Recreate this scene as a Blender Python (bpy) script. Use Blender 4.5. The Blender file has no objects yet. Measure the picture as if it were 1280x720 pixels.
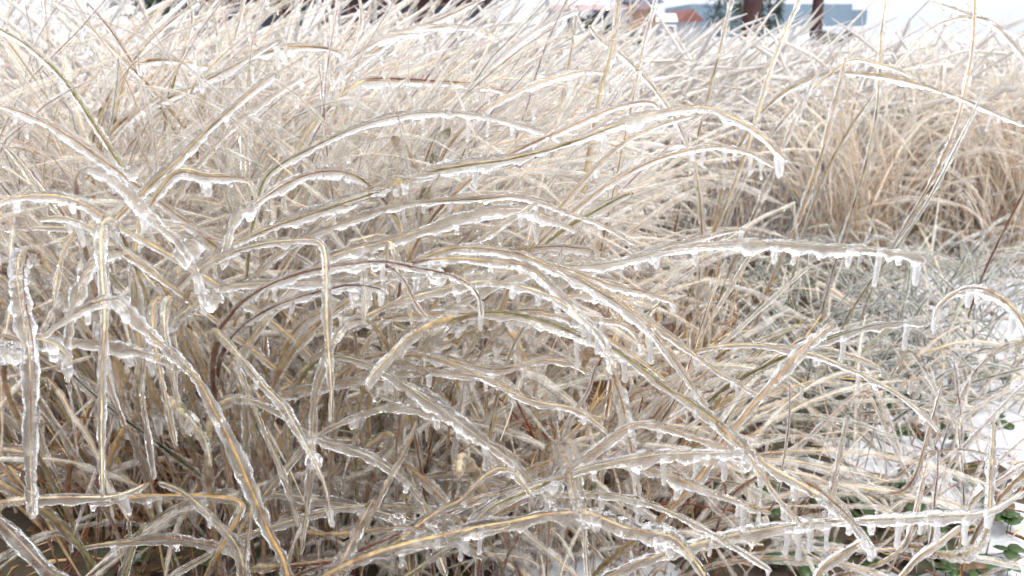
import bpy, bmesh, math, random
import numpy as np
from mathutils import Vector

SEED = 11
random.seed(SEED)
rng = np.random.default_rng(SEED)
scene = bpy.context.scene
col = scene.collection
R = math.radians

# ------------------------------------------------------------------ camera
FPX = 1108.0                      # focal length in pixels of a 1280 wide frame
PITCH = R(16.0)
CAM = np.array([0.0, 0.0, 0.5])
cam_data = bpy.data.cameras.new('camera')
cam_data.sensor_width = 36.0
cam_data.lens = 36.0 * FPX / 1280.0
cam_data.clip_start = 0.01
cam_data.clip_end = 2000.0
cam_data.dof.use_dof = True
cam_data.dof.focus_distance = 0.62
cam_data.dof.aperture_fstop = 15.0
camera = bpy.data.objects.new('camera', cam_data)
camera.location = CAM
camera.rotation_euler = (math.pi / 2 - PITCH, 0, 0)
col.objects.link(camera)
scene.camera = camera
AXF = np.array([0, math.cos(PITCH), -math.sin(PITCH)])
AXU = np.array([0, math.sin(PITCH), math.cos(PITCH)])
AXR = np.array([1.0, 0, 0])


def at(x, y, d):
    """world point seen at pixel (x, y) of the 1280x720 photograph, d metres deep"""
    return CAM + d * AXF + d * (x - 640) / FPX * AXR + d * (360 - y) / FPX * AXU


def ground_at(x, y, z=0.0):
    v = AXF + (x - 640) / FPX * AXR + (360 - y) / FPX * AXU
    return CAM + v * ((z - CAM[2]) / v[2])


def project(P):
    q = P - CAM
    d = q @ AXF
    d = np.where(np.abs(d) < 1e-4, 1e-4, d)
    return 640 + FPX * (q @ AXR) / d, 360 - FPX * (q @ AXU) / d, d


# ------------------------------------------------------------------ sky and light (overcast)
world = bpy.data.worlds.new('World')
scene.world = world
world.use_nodes = True
wn, wl = world.node_tree.nodes, world.node_tree.links
wn.clear()
sky = wn.new('ShaderNodeTexSky')
sky.sky_type = 'NISHITA'
sky.sun_disc = False
sky.sun_elevation = R(60)
sky.sun_rotation = R(150)
sky.air_density = 1.0
sky.dust_density = 4.0
hs = wn.new('ShaderNodeHueSaturation')
hs.inputs['Saturation'].default_value = 0.12
hs.inputs['Value'].default_value = 1.0
cloud = wn.new('ShaderNodeMix')
cloud.data_type = 'RGBA'
cloud.inputs['Factor'].default_value = 0.42
cloud.inputs[7].default_value = (8.7, 9.15, 10.1, 1)      # even cloud deck
bg = wn.new('ShaderNodeBackground')
bg.inputs['Strength'].default_value = 0.1
wo = wn.new('ShaderNodeOutputWorld')
wl.new(sky.outputs[0], hs.inputs['Color'])
wl.new(hs.outputs[0], cloud.inputs[6])
wl.new(cloud.outputs[2], bg.inputs['Color'])
wl.new(bg.outputs[0], wo.inputs['Surface'])

sun_data = bpy.data.lights.new('sun', 'SUN')
sun_data.energy = 1.5
sun_data.angle = R(25)
sun_data.color = (1.0, 0.955, 0.89)
sun = bpy.data.objects.new('sun', sun_data)
sun.rotation_euler = (R(30), 0, R(180 - 150))
sun.location = (0, -3, 6)
col.objects.link(sun)

scene.view_settings.view_transform = 'Standard'
scene.view_settings.look = 'None'
scene.view_settings.gamma = 1.0
scene.view_settings.exposure = 1.25
scene.render.engine = 'CYCLES'
cy = scene.cycles
cy.max_bounces = 26
cy.diffuse_bounces = 7
cy.glossy_bounces = 8
cy.transmission_bounces = 22
cy.transparent_max_bounces = 40
cy.caustics_refractive = True
cy.caustics_reflective = True
cy.sample_clamp_indirect = 12.0
cy.use_denoising = True
cy.use_adaptive_sampling = True
cy.adaptive_threshold = 0.04


# ------------------------------------------------------------------ materials
def new_mat(name):
    m = bpy.data.materials.new(name)
    m.use_nodes = True
    m.node_tree.nodes.clear()
    out = m.node_tree.nodes.new('ShaderNodeOutputMaterial')
    return m, m.node_tree.nodes, m.node_tree.links, out


def noise_node(n, l, scale, detail=3.0, rough=0.6, coord='Object'):
    tc = n.new('ShaderNodeTexCoord')
    t = n.new('ShaderNodeTexNoise')
    t.inputs['Scale'].default_value = scale
    t.inputs['Detail'].default_value = detail
    t.inputs['Roughness'].default_value = rough
    l.new(tc.outputs[coord], t.inputs['Vector'])
    return t


def ramp_node(n, l, src, stops):
    r = n.new('ShaderNodeValToRGB')
    while len(r.color_ramp.elements) < len(stops):
        r.color_ramp.elements.new(0.5)
    for e, (p, c) in zip(r.color_ramp.elements, stops):
        e.position = p
        e.color = c if len(c) == 4 else (*c, 1)
    l.new(src, r.inputs[0])
    return r


def mat_plain(name, color, rough=0.8, var=0.25, scale=8.0, spec=0.3):
    m, n, l, out = new_mat(name)
    b = n.new('ShaderNodeBsdfPrincipled')
    b.inputs['Roughness'].default_value = rough
    b.inputs['Specular IOR Level'].default_value = spec
    t = noise_node(n, l, scale)
    lo = tuple(c * (1 - var) for c in color)
    hi = tuple(min(1, c * (1 + var)) for c in color)
    r = ramp_node(n, l, t.outputs['Fac'], [(0.3, lo), (0.7, hi)])
    l.new(r.outputs[0], b.inputs['Base Color'])
    l.new(b.outputs[0], out.inputs['Surface'])
    return m


def mat_straw():
    m, n, l, out = new_mat('straw')
    a = n.new('ShaderNodeAttribute')
    a.attribute_name = 'Col'
    t = noise_node(n, l, 160, 2.0)
    v = n.new('ShaderNodeMapRange')
    v.inputs[1].default_value = 0.3
    v.inputs[2].default_value = 0.7
    v.inputs[3].default_value = 0.72
    v.inputs[4].default_value = 1.22
    l.new(t.outputs['Fac'], v.inputs[0])
    mx = n.new('ShaderNodeMix')
    mx.data_type = 'RGBA'
    mx.blend_type = 'MULTIPLY'
    mx.inputs[0].default_value = 1.0
    l.new(a.outputs['Color'], mx.inputs[6])
    l.new(v.outputs[0], mx.inputs[7])
    d = n.new('ShaderNodeBsdfDiffuse')
    tr = n.new('ShaderNodeBsdfTranslucent')
    s = n.new('ShaderNodeMixShader')
    s.inputs[0].default_value = 0.3
    l.new(mx.outputs[2], d.inputs['Color'])
    l.new(mx.outputs[2], tr.inputs['Color'])
    l.new(d.outputs[0], s.inputs[1])
    l.new(tr.outputs[0], s.inputs[2])
    l.new(s.outputs[0], out.inputs['Surface'])
    return m


def mat_ice_glass():
    """clear refracting ice with cloudy, bubbly patches"""
    m, n, l, out = new_mat('glaze_ice')
    g = n.new('ShaderNodeBsdfGlass')
    g.inputs['IOR'].default_value = 1.31
    g.inputs['Roughness'].default_value = 0.0
    g.inputs['Color'].default_value = (1.0, 1.0, 1.0, 1)
    bt = noise_node(n, l, 330, 2.0)
    bm_ = n.new('ShaderNodeBump')
    bm_.inputs['Strength'].default_value = 0.55
    bm_.inputs['Distance'].default_value = 0.0012
    l.new(bt.outputs['Fac'], bm_.inputs['Height'])
    l.new(bm_.outputs[0], g.inputs['Normal'])
    d = n.new('ShaderNodeBsdfDiffuse')
    d.inputs['Color'].default_value = (0.95, 0.94, 0.91, 1)
    tr = n.new('ShaderNodeBsdfTranslucent')
    tr.inputs['Color'].default_value = (0.95, 0.94, 0.91, 1)
    c = n.new('ShaderNodeMixShader')
    c.inputs[0].default_value = 0.55
    l.new(d.outputs[0], c.inputs[1])
    l.new(tr.outputs[0], c.inputs[2])
    cl = noise_node(n, l, 130, 3.0)
    r = n.new('ShaderNodeMapRange')
    r.inputs[1].default_value = 0.5
    r.inputs[2].default_value = 0.72
    r.inputs[3].default_value = 0.0
    r.inputs[4].default_value = 0.22
    l.new(cl.outputs['Fac'], r.inputs[0])
    s = n.new('ShaderNodeMixShader')
    l.new(r.outputs[0], s.inputs[0])
    l.new(g.outputs[0], s.inputs[1])
    l.new(c.outputs[0], s.inputs[2])
    l.new(s.outputs[0], out.inputs['Surface'])
    return m


def mat_ice_thin():
    """thin glaze on slender stems: straight-through with a glossy skin and some cloudiness"""
    m, n, l, out = new_mat('thin_glaze')
    t = n.new('ShaderNodeBsdfTransparent')
    t.inputs['Color'].default_value = (0.995, 0.995, 1.0, 1)
    g = n.new('ShaderNodeBsdfGlossy')
    g.inputs['Roughness'].default_value = 0.12
    d = n.new('ShaderNodeBsdfDiffuse')
    d.inputs['Color'].default_value = (0.94, 0.93, 0.89, 1)
    tr = n.new('ShaderNodeBsdfTranslucent')
    tr.inputs['Color'].default_value = (0.94, 0.93, 0.89, 1)
    c = n.new('ShaderNodeMixShader')
    c.inputs[0].default_value = 0.5
    l.new(d.outputs[0], c.inputs[1])
    l.new(tr.outputs[0], c.inputs[2])
    cl = noise_node(n, l, 90, 3.0)
    r = n.new('ShaderNodeMapRange')
    r.inputs[1].default_value = 0.4
    r.inputs[2].default_value = 0.72
    r.inputs[3].default_value = 0.08
    r.inputs[4].default_value = 0.46
    l.new(cl.outputs['Fac'], r.inputs[0])
    body = n.new('ShaderNodeMixShader')
    l.new(r.outputs[0], body.inputs[0])
    l.new(t.outputs[0], body.inputs[1])
    l.new(c.outputs[0], body.inputs[2])
    bt = noise_node(n, l, 300, 2.0)
    bm_ = n.new('ShaderNodeBump')
    bm_.inputs['Strength'].default_value = 0.5
    bm_.inputs['Distance'].default_value = 0.0015
    l.new(bt.outputs['Fac'], bm_.inputs['Height'])
    l.new(bm_.outputs[0], g.inputs['Normal'])
    f = n.new('ShaderNodeFresnel')
    f.inputs['IOR'].default_value = 1.38
    l.new(bm_.outputs[0], f.inputs['Normal'])
    ge = n.new('ShaderNodeNewGeometry')
    inv = n.new('ShaderNodeMath')
    inv.operation = 'SUBTRACT'
    inv.inputs[0].default_value = 1.0
    l.new(ge.outputs['Backfacing'], inv.inputs[1])
    mu = n.new('ShaderNodeMath')
    mu.operation = 'MULTIPLY'
    l.new(f.outputs[0], mu.inputs[0])
    l.new(inv.outputs[0], mu.inputs[1])
    s = n.new('ShaderNodeMixShader')
    l.new(mu.outputs[0], s.inputs[0])
    l.new(body.outputs[0], s.inputs[1])
    l.new(g.outputs[0], s.inputs[2])
    l.new(s.outputs[0], out.inputs['Surface'])
    return m


def mat_iced_far():
    """whole iced stem seen from metres away: straw tint under pale ice"""
    m, n, l, out = new_mat('iced_stem')
    a = n.new('ShaderNodeAttribute')
    a.attribute_name = 'Col'
    mx = n.new('ShaderNodeMix')
    mx.data_type = 'RGBA'
    t = noise_node(n, l, 45, 3.0)
    r = n.new('ShaderNodeMapRange')
    r.inputs[1].default_value = 0.35
    r.inputs[2].default_value = 0.65
    r.inputs[3].default_value = 0.58
    r.inputs[4].default_value = 1.0
    l.new(t.outputs['Fac'], r.inputs[0])
    l.new(r.outputs[0], mx.inputs[0])
    l.new(a.outputs['Color'], mx.inputs[6])
    mx.inputs[7].default_value = (0.93, 0.925, 0.93, 1)
    d = n.new('ShaderNodeBsdfDiffuse')
    tr = n.new('ShaderNodeBsdfTranslucent')
    s = n.new('ShaderNodeMixShader')
    s.inputs[0].default_value = 0.5
    l.new(mx.outputs[2], d.inputs['Color'])
    l.new(mx.outputs[2], tr.inputs['Color'])
    l.new(d.outputs[0], s.inputs[1])
    l.new(tr.outputs[0], s.inputs[2])
    g = n.new('ShaderNodeBsdfGlossy')
    g.inputs['Roughness'].default_value = 0.15
    f = n.new('ShaderNodeFresnel')
    f.inputs['IOR'].default_value = 1.4
    s2 = n.new('ShaderNodeMixShader')
    l.new(f.outputs[0], s2.inputs[0])
    l.new(s.outputs[0], s2.inputs[1])
    l.new(g.outputs[0], s2.inputs[2])
    l.new(s2.outputs[0], out.inputs['Surface'])
    return m


def mat_snow():
    m, n, l, out = new_mat('snow')
    b = n.new('ShaderNodeBsdfPrincipled')
    t = noise_node(n, l, 30, 4.0)
    r = ramp_node(n, l, t.outputs['Fac'], [(0.3, (0.44, 0.455, 0.49)), (0.7, (0.64, 0.65, 0.68))])
    l.new(r.outputs[0], b.inputs['Base Color'])
    b.inputs['Roughness'].default_value = 0.6
    t2 = noise_node(n, l, 350, 4.0)
    bm_ = n.new('ShaderNodeBump')
    bm_.inputs['Strength'].default_value = 0.5
    bm_.inputs['Distance'].default_value = 0.005
    l.new(t2.outputs['Fac'], bm_.inputs['Height'])
    l.new(bm_.outputs[0], b.inputs['Normal'])
    l.new(b.outputs[0], out.inputs['Surface'])
    return m


def mat_soil():
    m, n, l, out = new_mat('soil')
    b = n.new('ShaderNodeBsdfPrincipled')
    t = noise_node(n, l, 60, 5.0)
    r = ramp_node(n, l, t.outputs['Fac'], [(0.3, (0.02, 0.015, 0.01)), (0.5, (0.06, 0.038, 0.024)), (0.62, (0.035, 0.045, 0.018)), (0.75, (0.10, 0.075, 0.05))])
    l.new(r.outputs[0], b.inputs['Base Color'])
    b.inputs['Roughness'].default_value = 0.85
    bm_ = n.new('ShaderNodeBump')
    bm_.inputs['Strength'].default_value = 0.8
    bm_.inputs['Distance'].default_value = 0.006
    l.new(t.outputs['Fac'], bm_.inputs['Height'])
    l.new(bm_.outputs[0], b.inputs['Normal'])
    l.new(b.outputs[0], out.inputs['Surface'])
    return m


STRAW = mat_straw()
ICE = mat_ice_glass()
THIN = mat_ice_thin()
FAR = mat_iced_far()
SNOW = mat_snow()
SOIL = mat_soil()

PAL = {
    'cream': (0.82, 0.68, 0.43), 'straw': (0.73, 0.54, 0.28), 'tan': (0.61, 0.40, 0.22),
    'gold': (0.67, 0.42, 0.14), 'brown': (0.33, 0.165, 0.085), 'red': (0.26, 0.085, 0.055),
    'olive': (0.33, 0.29, 0.11), 'green': (0.055, 0.08, 0.03), 'pink': (0.64, 0.46, 0.34),
}


# ------------------------------------------------------------------ object helpers
def tag(o, label=None, cat=None, group=None, kind=None):
    if label: o['label'] = label
    if cat: o['category'] = cat
    if group: o['group'] = group
    if kind: o['kind'] = kind
    return o


def empty(name, loc):
    o = bpy.data.objects.new(name, None)
    o.location = loc
    o.empty_display_size = 0.05
    col.objects.link(o)
    return o


def link(name, me, parent=None, loc=(0, 0, 0)):
    o = bpy.data.objects.new(name, me)
    o.location = loc
    if parent: o.parent = parent
    col.objects.link(o)
    return o


def np_mesh(name, V, Q, mats, mat_idx=None, colors=None, smooth=True, tris=False):
    k = 3 if tris else 4
    me = bpy.data.meshes.new(name)
    V = np.ascontiguousarray(V, dtype=np.float32).reshape(-1, 3)
    Q = np.ascontiguousarray(Q, dtype=np.int32).reshape(-1, k)
    me.vertices.add(len(V))
    me.vertices.foreach_set('co', V.ravel())
    me.loops.add(len(Q) * k)
    me.loops.foreach_set('vertex_index', Q.ravel())
    me.polygons.add(len(Q))
    me.polygons.foreach_set('loop_start', np.arange(0, len(Q) * k, k, dtype=np.int32))
    me.polygons.foreach_set('loop_total', np.full(len(Q), k, dtype=np.int32))
    if mat_idx is not None:
        me.polygons.foreach_set('material_index', np.ascontiguousarray(mat_idx, dtype=np.int32))
    me.polygons.foreach_set('use_smooth', np.full(len(Q), smooth, dtype=bool))
    for m in mats: me.materials.append(m)
    if colors is not None:
        at_ = me.color_attributes.new('Col', 'FLOAT_COLOR', 'POINT')
        c = np.ones((len(V), 4), dtype=np.float32)
        c[:, :3] = colors
        at_.data.foreach_set('color', c.ravel())
    me.update(calc_edges=True)
    return me


def frames(P):
    """P (M,N,3) -> tangents and two transported normals"""
    T = np.gradient(P, axis=1)
    T /= np.linalg.norm(T, axis=2, keepdims=True) + 1e-12
    n1 = np.zeros_like(P)
    ref = np.where(np.abs(T[:, 0, 2:3]) < 0.9, np.array([[0, 0, 1.0]]), np.array([[1.0, 0, 0]]))
    cur = ref - np.sum(ref * T[:, 0], axis=1, keepdims=True) * T[:, 0]
    cur /= np.linalg.norm(cur, axis=1, keepdims=True)
    for i in range(P.shape[1]):
        cur = cur - np.sum(cur * T[:, i], axis=1, keepdims=True) * T[:, i]
        cur /= np.linalg.norm(cur, axis=1, keepdims=True) + 1e-12
        n1[:, i] = cur
    return T, n1, np.cross(T, n1)


def tubes(P, RA, RB, nseg, twist=None, drip=None, F=None):
    """P (M,N,3); RA, RB (M,N) or (M,N,nseg) radii on the two normals. returns verts, quads"""
    M, N, _ = P.shape
    T, n1, n2 = F if F is not None else frames(P)
    th = np.arange(nseg) / nseg * 2 * math.pi
    th = th[None, None, :] + (twist[:, :, None] if twist is not None else 0)
    if RA.ndim == 2: RA = RA[:, :, None]
    if RB.ndim == 2: RB = RB[:, :, None]
    c, s = np.cos(th), np.sin(th)
    if twist is not None:
        base = np.arange(nseg) / nseg * 2 * math.pi
        a = np.cos(base)[None, None] * RA
        b = np.sin(base)[None, None] * RB
        ct, st = np.cos(twist)[:, :, None], np.sin(twist)[:, :, None]
        u, v = a * ct - b * st, a * st + b * ct
    else:
        u, v = c * RA, s * RB
    off = u[..., None] * n1[:, :, None, :] + v[..., None] * n2[:, :, None, :]
    V = P[:, :, None, :] + off
    if drip is not None:
        nz = off[..., 2] / (np.linalg.norm(off, axis=3) + 1e-9)
        V[..., 2] -= np.clip(-nz, 0, 1) ** 1.6 * drip[:, :, None]
    i = np.arange(N - 1)[:, None] * nseg
    j = np.arange(nseg)[None, :]
    j2 = (j + 1) % nseg
    q = np.stack([i + j, i + j2, i + nseg + j2, i + nseg + j], axis=-1).reshape(-1, 4)
    Q = (q[None] + (np.arange(M) * N * nseg)[:, None, None]).reshape(-1, 4)
    return V.reshape(-1, 3), Q


def resample(P, s_new):
    seg = np.linalg.norm(np.diff(P, axis=0), axis=1)
    s = np.concatenate([[0], np.cumsum(seg)])
    return np.stack([np.interp(s_new, s, P[:, k]) for k in range(3)], axis=1)


def catmull(pts, per=14):
    p = np.array(pts)
    p = np.vstack([2 * p[0] - p[1], p, 2 * p[-1] - p[-2]])
    out = []
    t = np.linspace(0, 1, per, endpoint=False)[:, None]
    for i in range(1, len(p) - 2):
        a, b, c, d = p[i - 1], p[i], p[i + 1], p[i + 2]
        out.append(0.5 * (2 * b + (c - a) * t + (2 * a - 5 * b + 4 * c - d) * t ** 2 + (3 * b - a - 3 * c + d) * t ** 3))
    out.append(p[-2][None])
    return np.vstack(out)


# ------------------------------------------------------------------ icicle shapes (shared)
def icicle_mesh(kind):
    r = random.Random(kind * 7 + 1)
    prof = [(0.95, 0.18), (1.0, 0.0), (0.86, -0.18), (0.74, -0.4), (0.66 + 0.1 * r.random(), -0.62), (0.70 + 0.08 * r.random(), -0.8), (0.62, -0.92), (0.36, -0.985), (0.06, -1.0)]
    if kind % 3 == 1:
        prof = [(1.1, 0.18), (1.05, 0.0), (0.95, -0.25), (0.85, -0.5), (0.72, -0.75), (0.5, -0.92), (0.06, -1.0)]
    if kind % 3 == 2:
        prof = [(0.9, 0.15), (0.95, 0), (0.7, -0.2), (0.6, -0.45), (0.52, -0.62), (0.66, -0.76), (0.7, -0.87), (0.45, -0.97), (0.06, -1.0)]
    ns = 8
    V, Q = [], []
    for i, (ra, z) in enumerate(prof):
        dx, dy = 0.12 * r.uniform(-1, 1), 0.12 * r.uniform(-1, 1)
        for k in range(ns):
            a = 2 * math.pi * k / ns
            rr = ra * (1 + 0.09 * r.uniform(-1, 1))
            V.append((rr * math.cos(a) + dx, rr * math.sin(a) + dy, z))
    for i in range(len(prof) - 1):
        for k in range(ns):
            k2 = (k + 1) % ns
            Q.append((i * ns + k, (i + 1) * ns + k, (i + 1) * ns + k2, i * ns + k2))
    return np_mesh('icicle', np.array(V), np.array(Q), [ICE])


ICICLES = [icicle_mesh(k) for k in range(6)]


# ------------------------------------------------------------------ one iced blade as a thing
def iced_blade(name, P, r_ice, color, label, group, step=0.0025, nseg=10, core=0.32, drips=1.0,
               n_icicle=None, icicles=None, bead=0.12, root_color=None, rs=None, root_taper=0.35):
    """P: polyline from root to tip. Builds Empty > blade, ice_coat (> icicle)"""
    rs = rs or random.Random(int(abs(P[-1][0]) * 1e5) + int(abs(P[-1][2]) * 1e6))
    g = np.random.default_rng(rs.randrange(1 << 30))
    root = P[0].copy()
    P = P - root
    L = np.sum(np.linalg.norm(np.diff(P, axis=0), axis=1))
    ends = np.array([0.0, 0.15, 0.5, 1.0]) * r_ice
    s = np.concatenate([ends[:-1], np.arange(r_ice, 0.34 * L, step * 2.4), np.arange(0.34 * L, L - r_ice, step), (L - ends)[::-1]])
    C = resample(P, s)
    # smooth the polyline
    for _ in range(3):
        C[1:-1] = 0.25 * C[:-2] + 0.5 * C[1:-1] + 0.25 * C[2:]
    C = C[None]
    N = C.shape[1]
    F = frames(C)
    T = F[0][0]
    horiz = np.sqrt(np.clip(1 - T[:, 2] ** 2, 0, 1))
    de = np.minimum(s, L - s)
    cap = np.sqrt(np.clip(1 - (1 - np.clip(de / r_ice, 0, 1)) ** 2, 0.0009, 1))
    ph = g.uniform(0, 6.28, 8)
    th = np.arange(nseg) / nseg * 2 * math.pi
    taper = root_taper + (1 - root_taper) * np.clip(s / (0.45 * L), 0, 1) ** 1.3
    lump = 1 + bead * np.sin(s * 640 + ph[0] + 2.2 * np.sin(s * 130 + ph[1])) * (0.6 + 0.4 * np.sin(s * 47 + ph[5])) + 0.13 * np.sin(s * 190 + ph[2]) + 0.10 * np.sin(s * 61 + ph[3])
    tipf = 0.55 + 0.45 * np.clip((L - s) / (0.10 * L), 0, 1)
    swell = 1 + 0.38 * np.sin(s * 23 + ph[7]) * np.sin(s * 37 + ph[2])
    rr = r_ice * taper * lump * tipf * swell * cap
    ang = 1 + 0.10 * np.sin(2 * th[None] + s[:, None] * 60 + ph[4]) + 0.07 * np.sin(3 * th[None] - s[:, None] * 210 + ph[5]) + 0.07 * g.standard_normal((N, nseg))
    RA = (rr[:, None] * ang)[None]
    # scalloped underside
    amp = np.zeros(N)
    q = rs.uniform(0.004, 0.012)
    while q < L:
        a = rs.choice([0.0, 0.1, 0.4, 0.7, 1.1, 1.7]) * r_ice * rs.uniform(0.6, 1.1)
        w = rs.uniform(0.0018, 0.0034)
        amp += a * np.exp(-((s - q) / w) ** 2)
        q += min(0.045, 0.0045 + rs.expovariate(1 / 0.0075))
    drip = (amp * drips + 0.45 * r_ice) * np.clip(horiz - 0.25, 0, 1) * cap
    V, Q = tubes(C, RA, RA, nseg, drip=drip[None], F=F)
    t = empty(name, root)
    tag(t, label, 'grass stalk', group)
    coat = link('ice_coat', np_mesh('ice_coat', V, Q, [ICE]), t)
    # the blade inside
    cs = slice(1, N - 2)
    Pc = C[:, cs].copy()
    Pc[0, :, 2] += 0.12 * r_ice
    M2 = Pc.shape[1]
    u = np.linspace(0, 1, M2)
    wd = r_ice * core * (1.0 - 0.65 * u ** 3) * (0.7 + 0.3 * np.clip(u / 0.4, 0, 1))
    tw = (rs.uniform(0, 3) + np.cumsum(g.normal(0, 0.05, M2)) + rs.uniform(-2, 2) * u)[None]
    V2, Q2 = tubes(Pc, np.maximum(wd, 0.0003)[None], (wd * 0.22)[None], 5, twist=tw)
    c0 = np.array(PAL[root_color or rs.choice(['brown', 'red', 'tan', 'olive', 'straw'])])
    c1 = np.array(PAL[color]) if isinstance(color, str) else np.array(color)
    k = np.clip((u - 0.1) / 0.4, 0, 1)[:, None]
    cc = c0 * (1 - k) + c1 * k
    streak = (np.sin(u * rs.uniform(20, 60) + ph[6]) > 0.72)[:, None] * rs.uniform(0.2, 0.8)
    cc = cc * (1 - streak) + np.array(PAL['brown']) * streak
    colors = np.repeat(cc, 5, axis=0)
    link('blade', np_mesh('blade', V2, Q2, [STRAW], colors=colors), t)
    if rs.random() < 0.6:
        a, b_ = sorted((rs.randrange(M2 // 4, M2 - 8), rs.randrange(M2 // 4, M2 - 2)))
        if b_ - a > 14:
            off = 0.45 * r_ice * rs.choice([-1, 1])
            Pl = Pc[:, a:b_] + F[1][:, cs][:, a:b_] * off + F[2][:, cs][:, a:b_] * rs.uniform(-.3, .3) * r_ice
            w3 = r_ice * rs.uniform(.2, .34) * np.sin(np.linspace(0.15, 3.0, b_ - a)).clip(.08, 1) ** .6
            V3, Q3 = tubes(Pl, w3[None], (w3 * .25)[None], 4, twist=tw[:, a:b_] + 1.0)
            c3 = np.array(PAL[rs.choice(['brown', 'tan', 'gold', 'cream', 'red', 'olive'])])
            link('leaf_sheath', np_mesh('leaf_sheath', V3, Q3, [STRAW], colors=np.tile(c3, (len(V3), 1))), t)
    # longer icicles
    spots = []
    if icicles is not None:
        spots = icicles                                     # (arc position, length m)
    else:
        nn = n_icicle if n_icicle is not None else 3
        ok = [i for i in range(4, N - 4) if horiz[i] > 0.55 and s[i] > 0.25 * L]
        for _ in range(nn if ok else 0):
            i = rs.choice(ok)
            spots.append((s[i], r_ice * rs.choice([1.6, 2.0, 2.6, 3.2, 4.2])))
    for sp, ln in spots:
        i = int(np.argmin(np.abs(s - sp)))
        p = C[0, i].copy()
        p[2] -= rr[i] * 0.75 + drip[i] * 0.5
        o = link('icicle', ICICLES[rs.randrange(6)], coat, p)
        rad = min(r_ice * rs.uniform(0.7, 1.0), ln * 0.5)
        o.scale = (rad, rad, ln)
        o.rotation_euler = (rs.uniform(-.12, .12), rs.uniform(-.12, .12), rs.uniform(0, 6.28))
    return t


# ------------------------------------------------------------------ setting: soil and snow
def hnoise(x, y, seed=0):
    r = np.random.default_rng(100 + seed)
    z = np.zeros_like(x)
    for k, a in ((9, 1.0), (17, 0.7), (31, 0.45), (57, 0.3), (95, 0.18)):
        for _ in range(3):
            an, p = r.uniform(0, 6.28), r.uniform(0, 6.28)
            z += a / 3 * np.sin(k * (x * math.cos(an) + y * math.sin(an)) + p + 1.3 * np.sin(k * 0.6 * (y * math.cos(an) - x * math.sin(an))))
    return z


def sheet(name, mat, zfun):
    n = 210
    u = np.linspace(-1, 1, n)
    gx = 0.9 * u + 0.0 + 240 * u ** 7 * np.abs(u) ** 2
    v = np.linspace(0, 1, n)
    gy = -1.0 + 3.2 * v + 700 * v ** 12
    X, Y = np.meshgrid(gx, gy)
    Z = zfun(X, Y)
    V = np.stack([X, Y, Z], axis=-1).reshape(-1, 3)
    i, j = np.meshgrid(np.arange(n - 1), np.arange(n - 1), indexing='ij')
    a = (i * n + j).ravel()
    Q = np.stack([a, a + 1, a + n + 1, a + n], axis=1)
    return link(name, np_mesh(name, V, Q, [mat]))


tag(sheet('ground', SOIL, lambda x, y: 0.006 * hnoise(x, y, 1) * np.exp(-np.hypot(x, y - 1) / 4)), kind='structure')


def snow_height(x, y):
    near = np.exp(-(np.hypot(x, y - 1) / 3.0) ** 2)
    patch = 0.016 * hnoise(x * 0.8, y * 0.8, 5) + 0.005 + 0.006 * hnoise(x * 3, y * 3, 8)
    right = np.clip((x - 0.28 * y) / 0.25, -1, 1)
    behind = np.clip((y - 1.10) / 0.12, 0, 1) * np.clip((2.4 - y) / 0.3, 0, 1)
    patch = patch + 0.013 * right + 0.001 - 0.021 * behind - 0.014 * np.clip((1.0 - y) / 0.1, 0, 1) * np.clip((x / np.maximum(y, .3) + 0.32) / 0.15, 0, 1)
    return near * patch + (1 - near) * 0.03


tag(sheet('snow', SNOW, snow_height), kind='structure')


# ------------------------------------------------------------------ far buildings and trees
def mb():
    return {'v': [], 'f': []}


def box(b, x0, x1, y0, y1, z0, z1):
    k = len(b['v'])
    b['v'] += [(x0, y0, z0), (x1, y0, z0), (x1, y1, z0), (x0, y1, z0), (x0, y0, z1), (x1, y0, z1), (x1, y1, z1), (x0, y1, z1)]
    b['f'] += [tuple(k + i for i in f) for f in ((0, 3, 2, 1), (4, 5, 6, 7), (0, 1, 5, 4), (1, 2, 6, 5), (2, 3, 7, 6), (3, 0, 4, 7))]
    return b


def prism(b, x0, x1, y0, y1, z0, z1, along='x'):
    k = len(b['v'])
    if along == 'x':
        ym = (y0 + y1) / 2
        b['v'] += [(x0, y0, z0), (x1, y0, z0), (x1, y1, z0), (x0, y1, z0), (x0, ym, z1), (x1, ym, z1)]
    else:
        xm = (x0 + x1) / 2
        b['v'] += [(x1, y0, z0), (x1, y1, z0), (x0, y1, z0), (x0, y0, z0), (xm, y0, z1), (xm, y1, z1)]
    b['f'] += [tuple(k + i for i in f) for f in ((0, 3, 2, 1), (0, 1, 5, 4), (2, 3, 4, 5), (1, 2, 5), (3, 0, 4))]
    return b


def build(b, name, mat, parent=None, smooth=False):
    me = bpy.data.meshes.new(name)
    me.from_pydata(b['v'], [], b['f'])
    me.materials.append(mat)
    for p in me.polygons: p.use_smooth = smooth
    o = bpy.data.objects.new(name, me)
    if parent: o.parent = parent
    col.objects.link(o)
    return o


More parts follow.
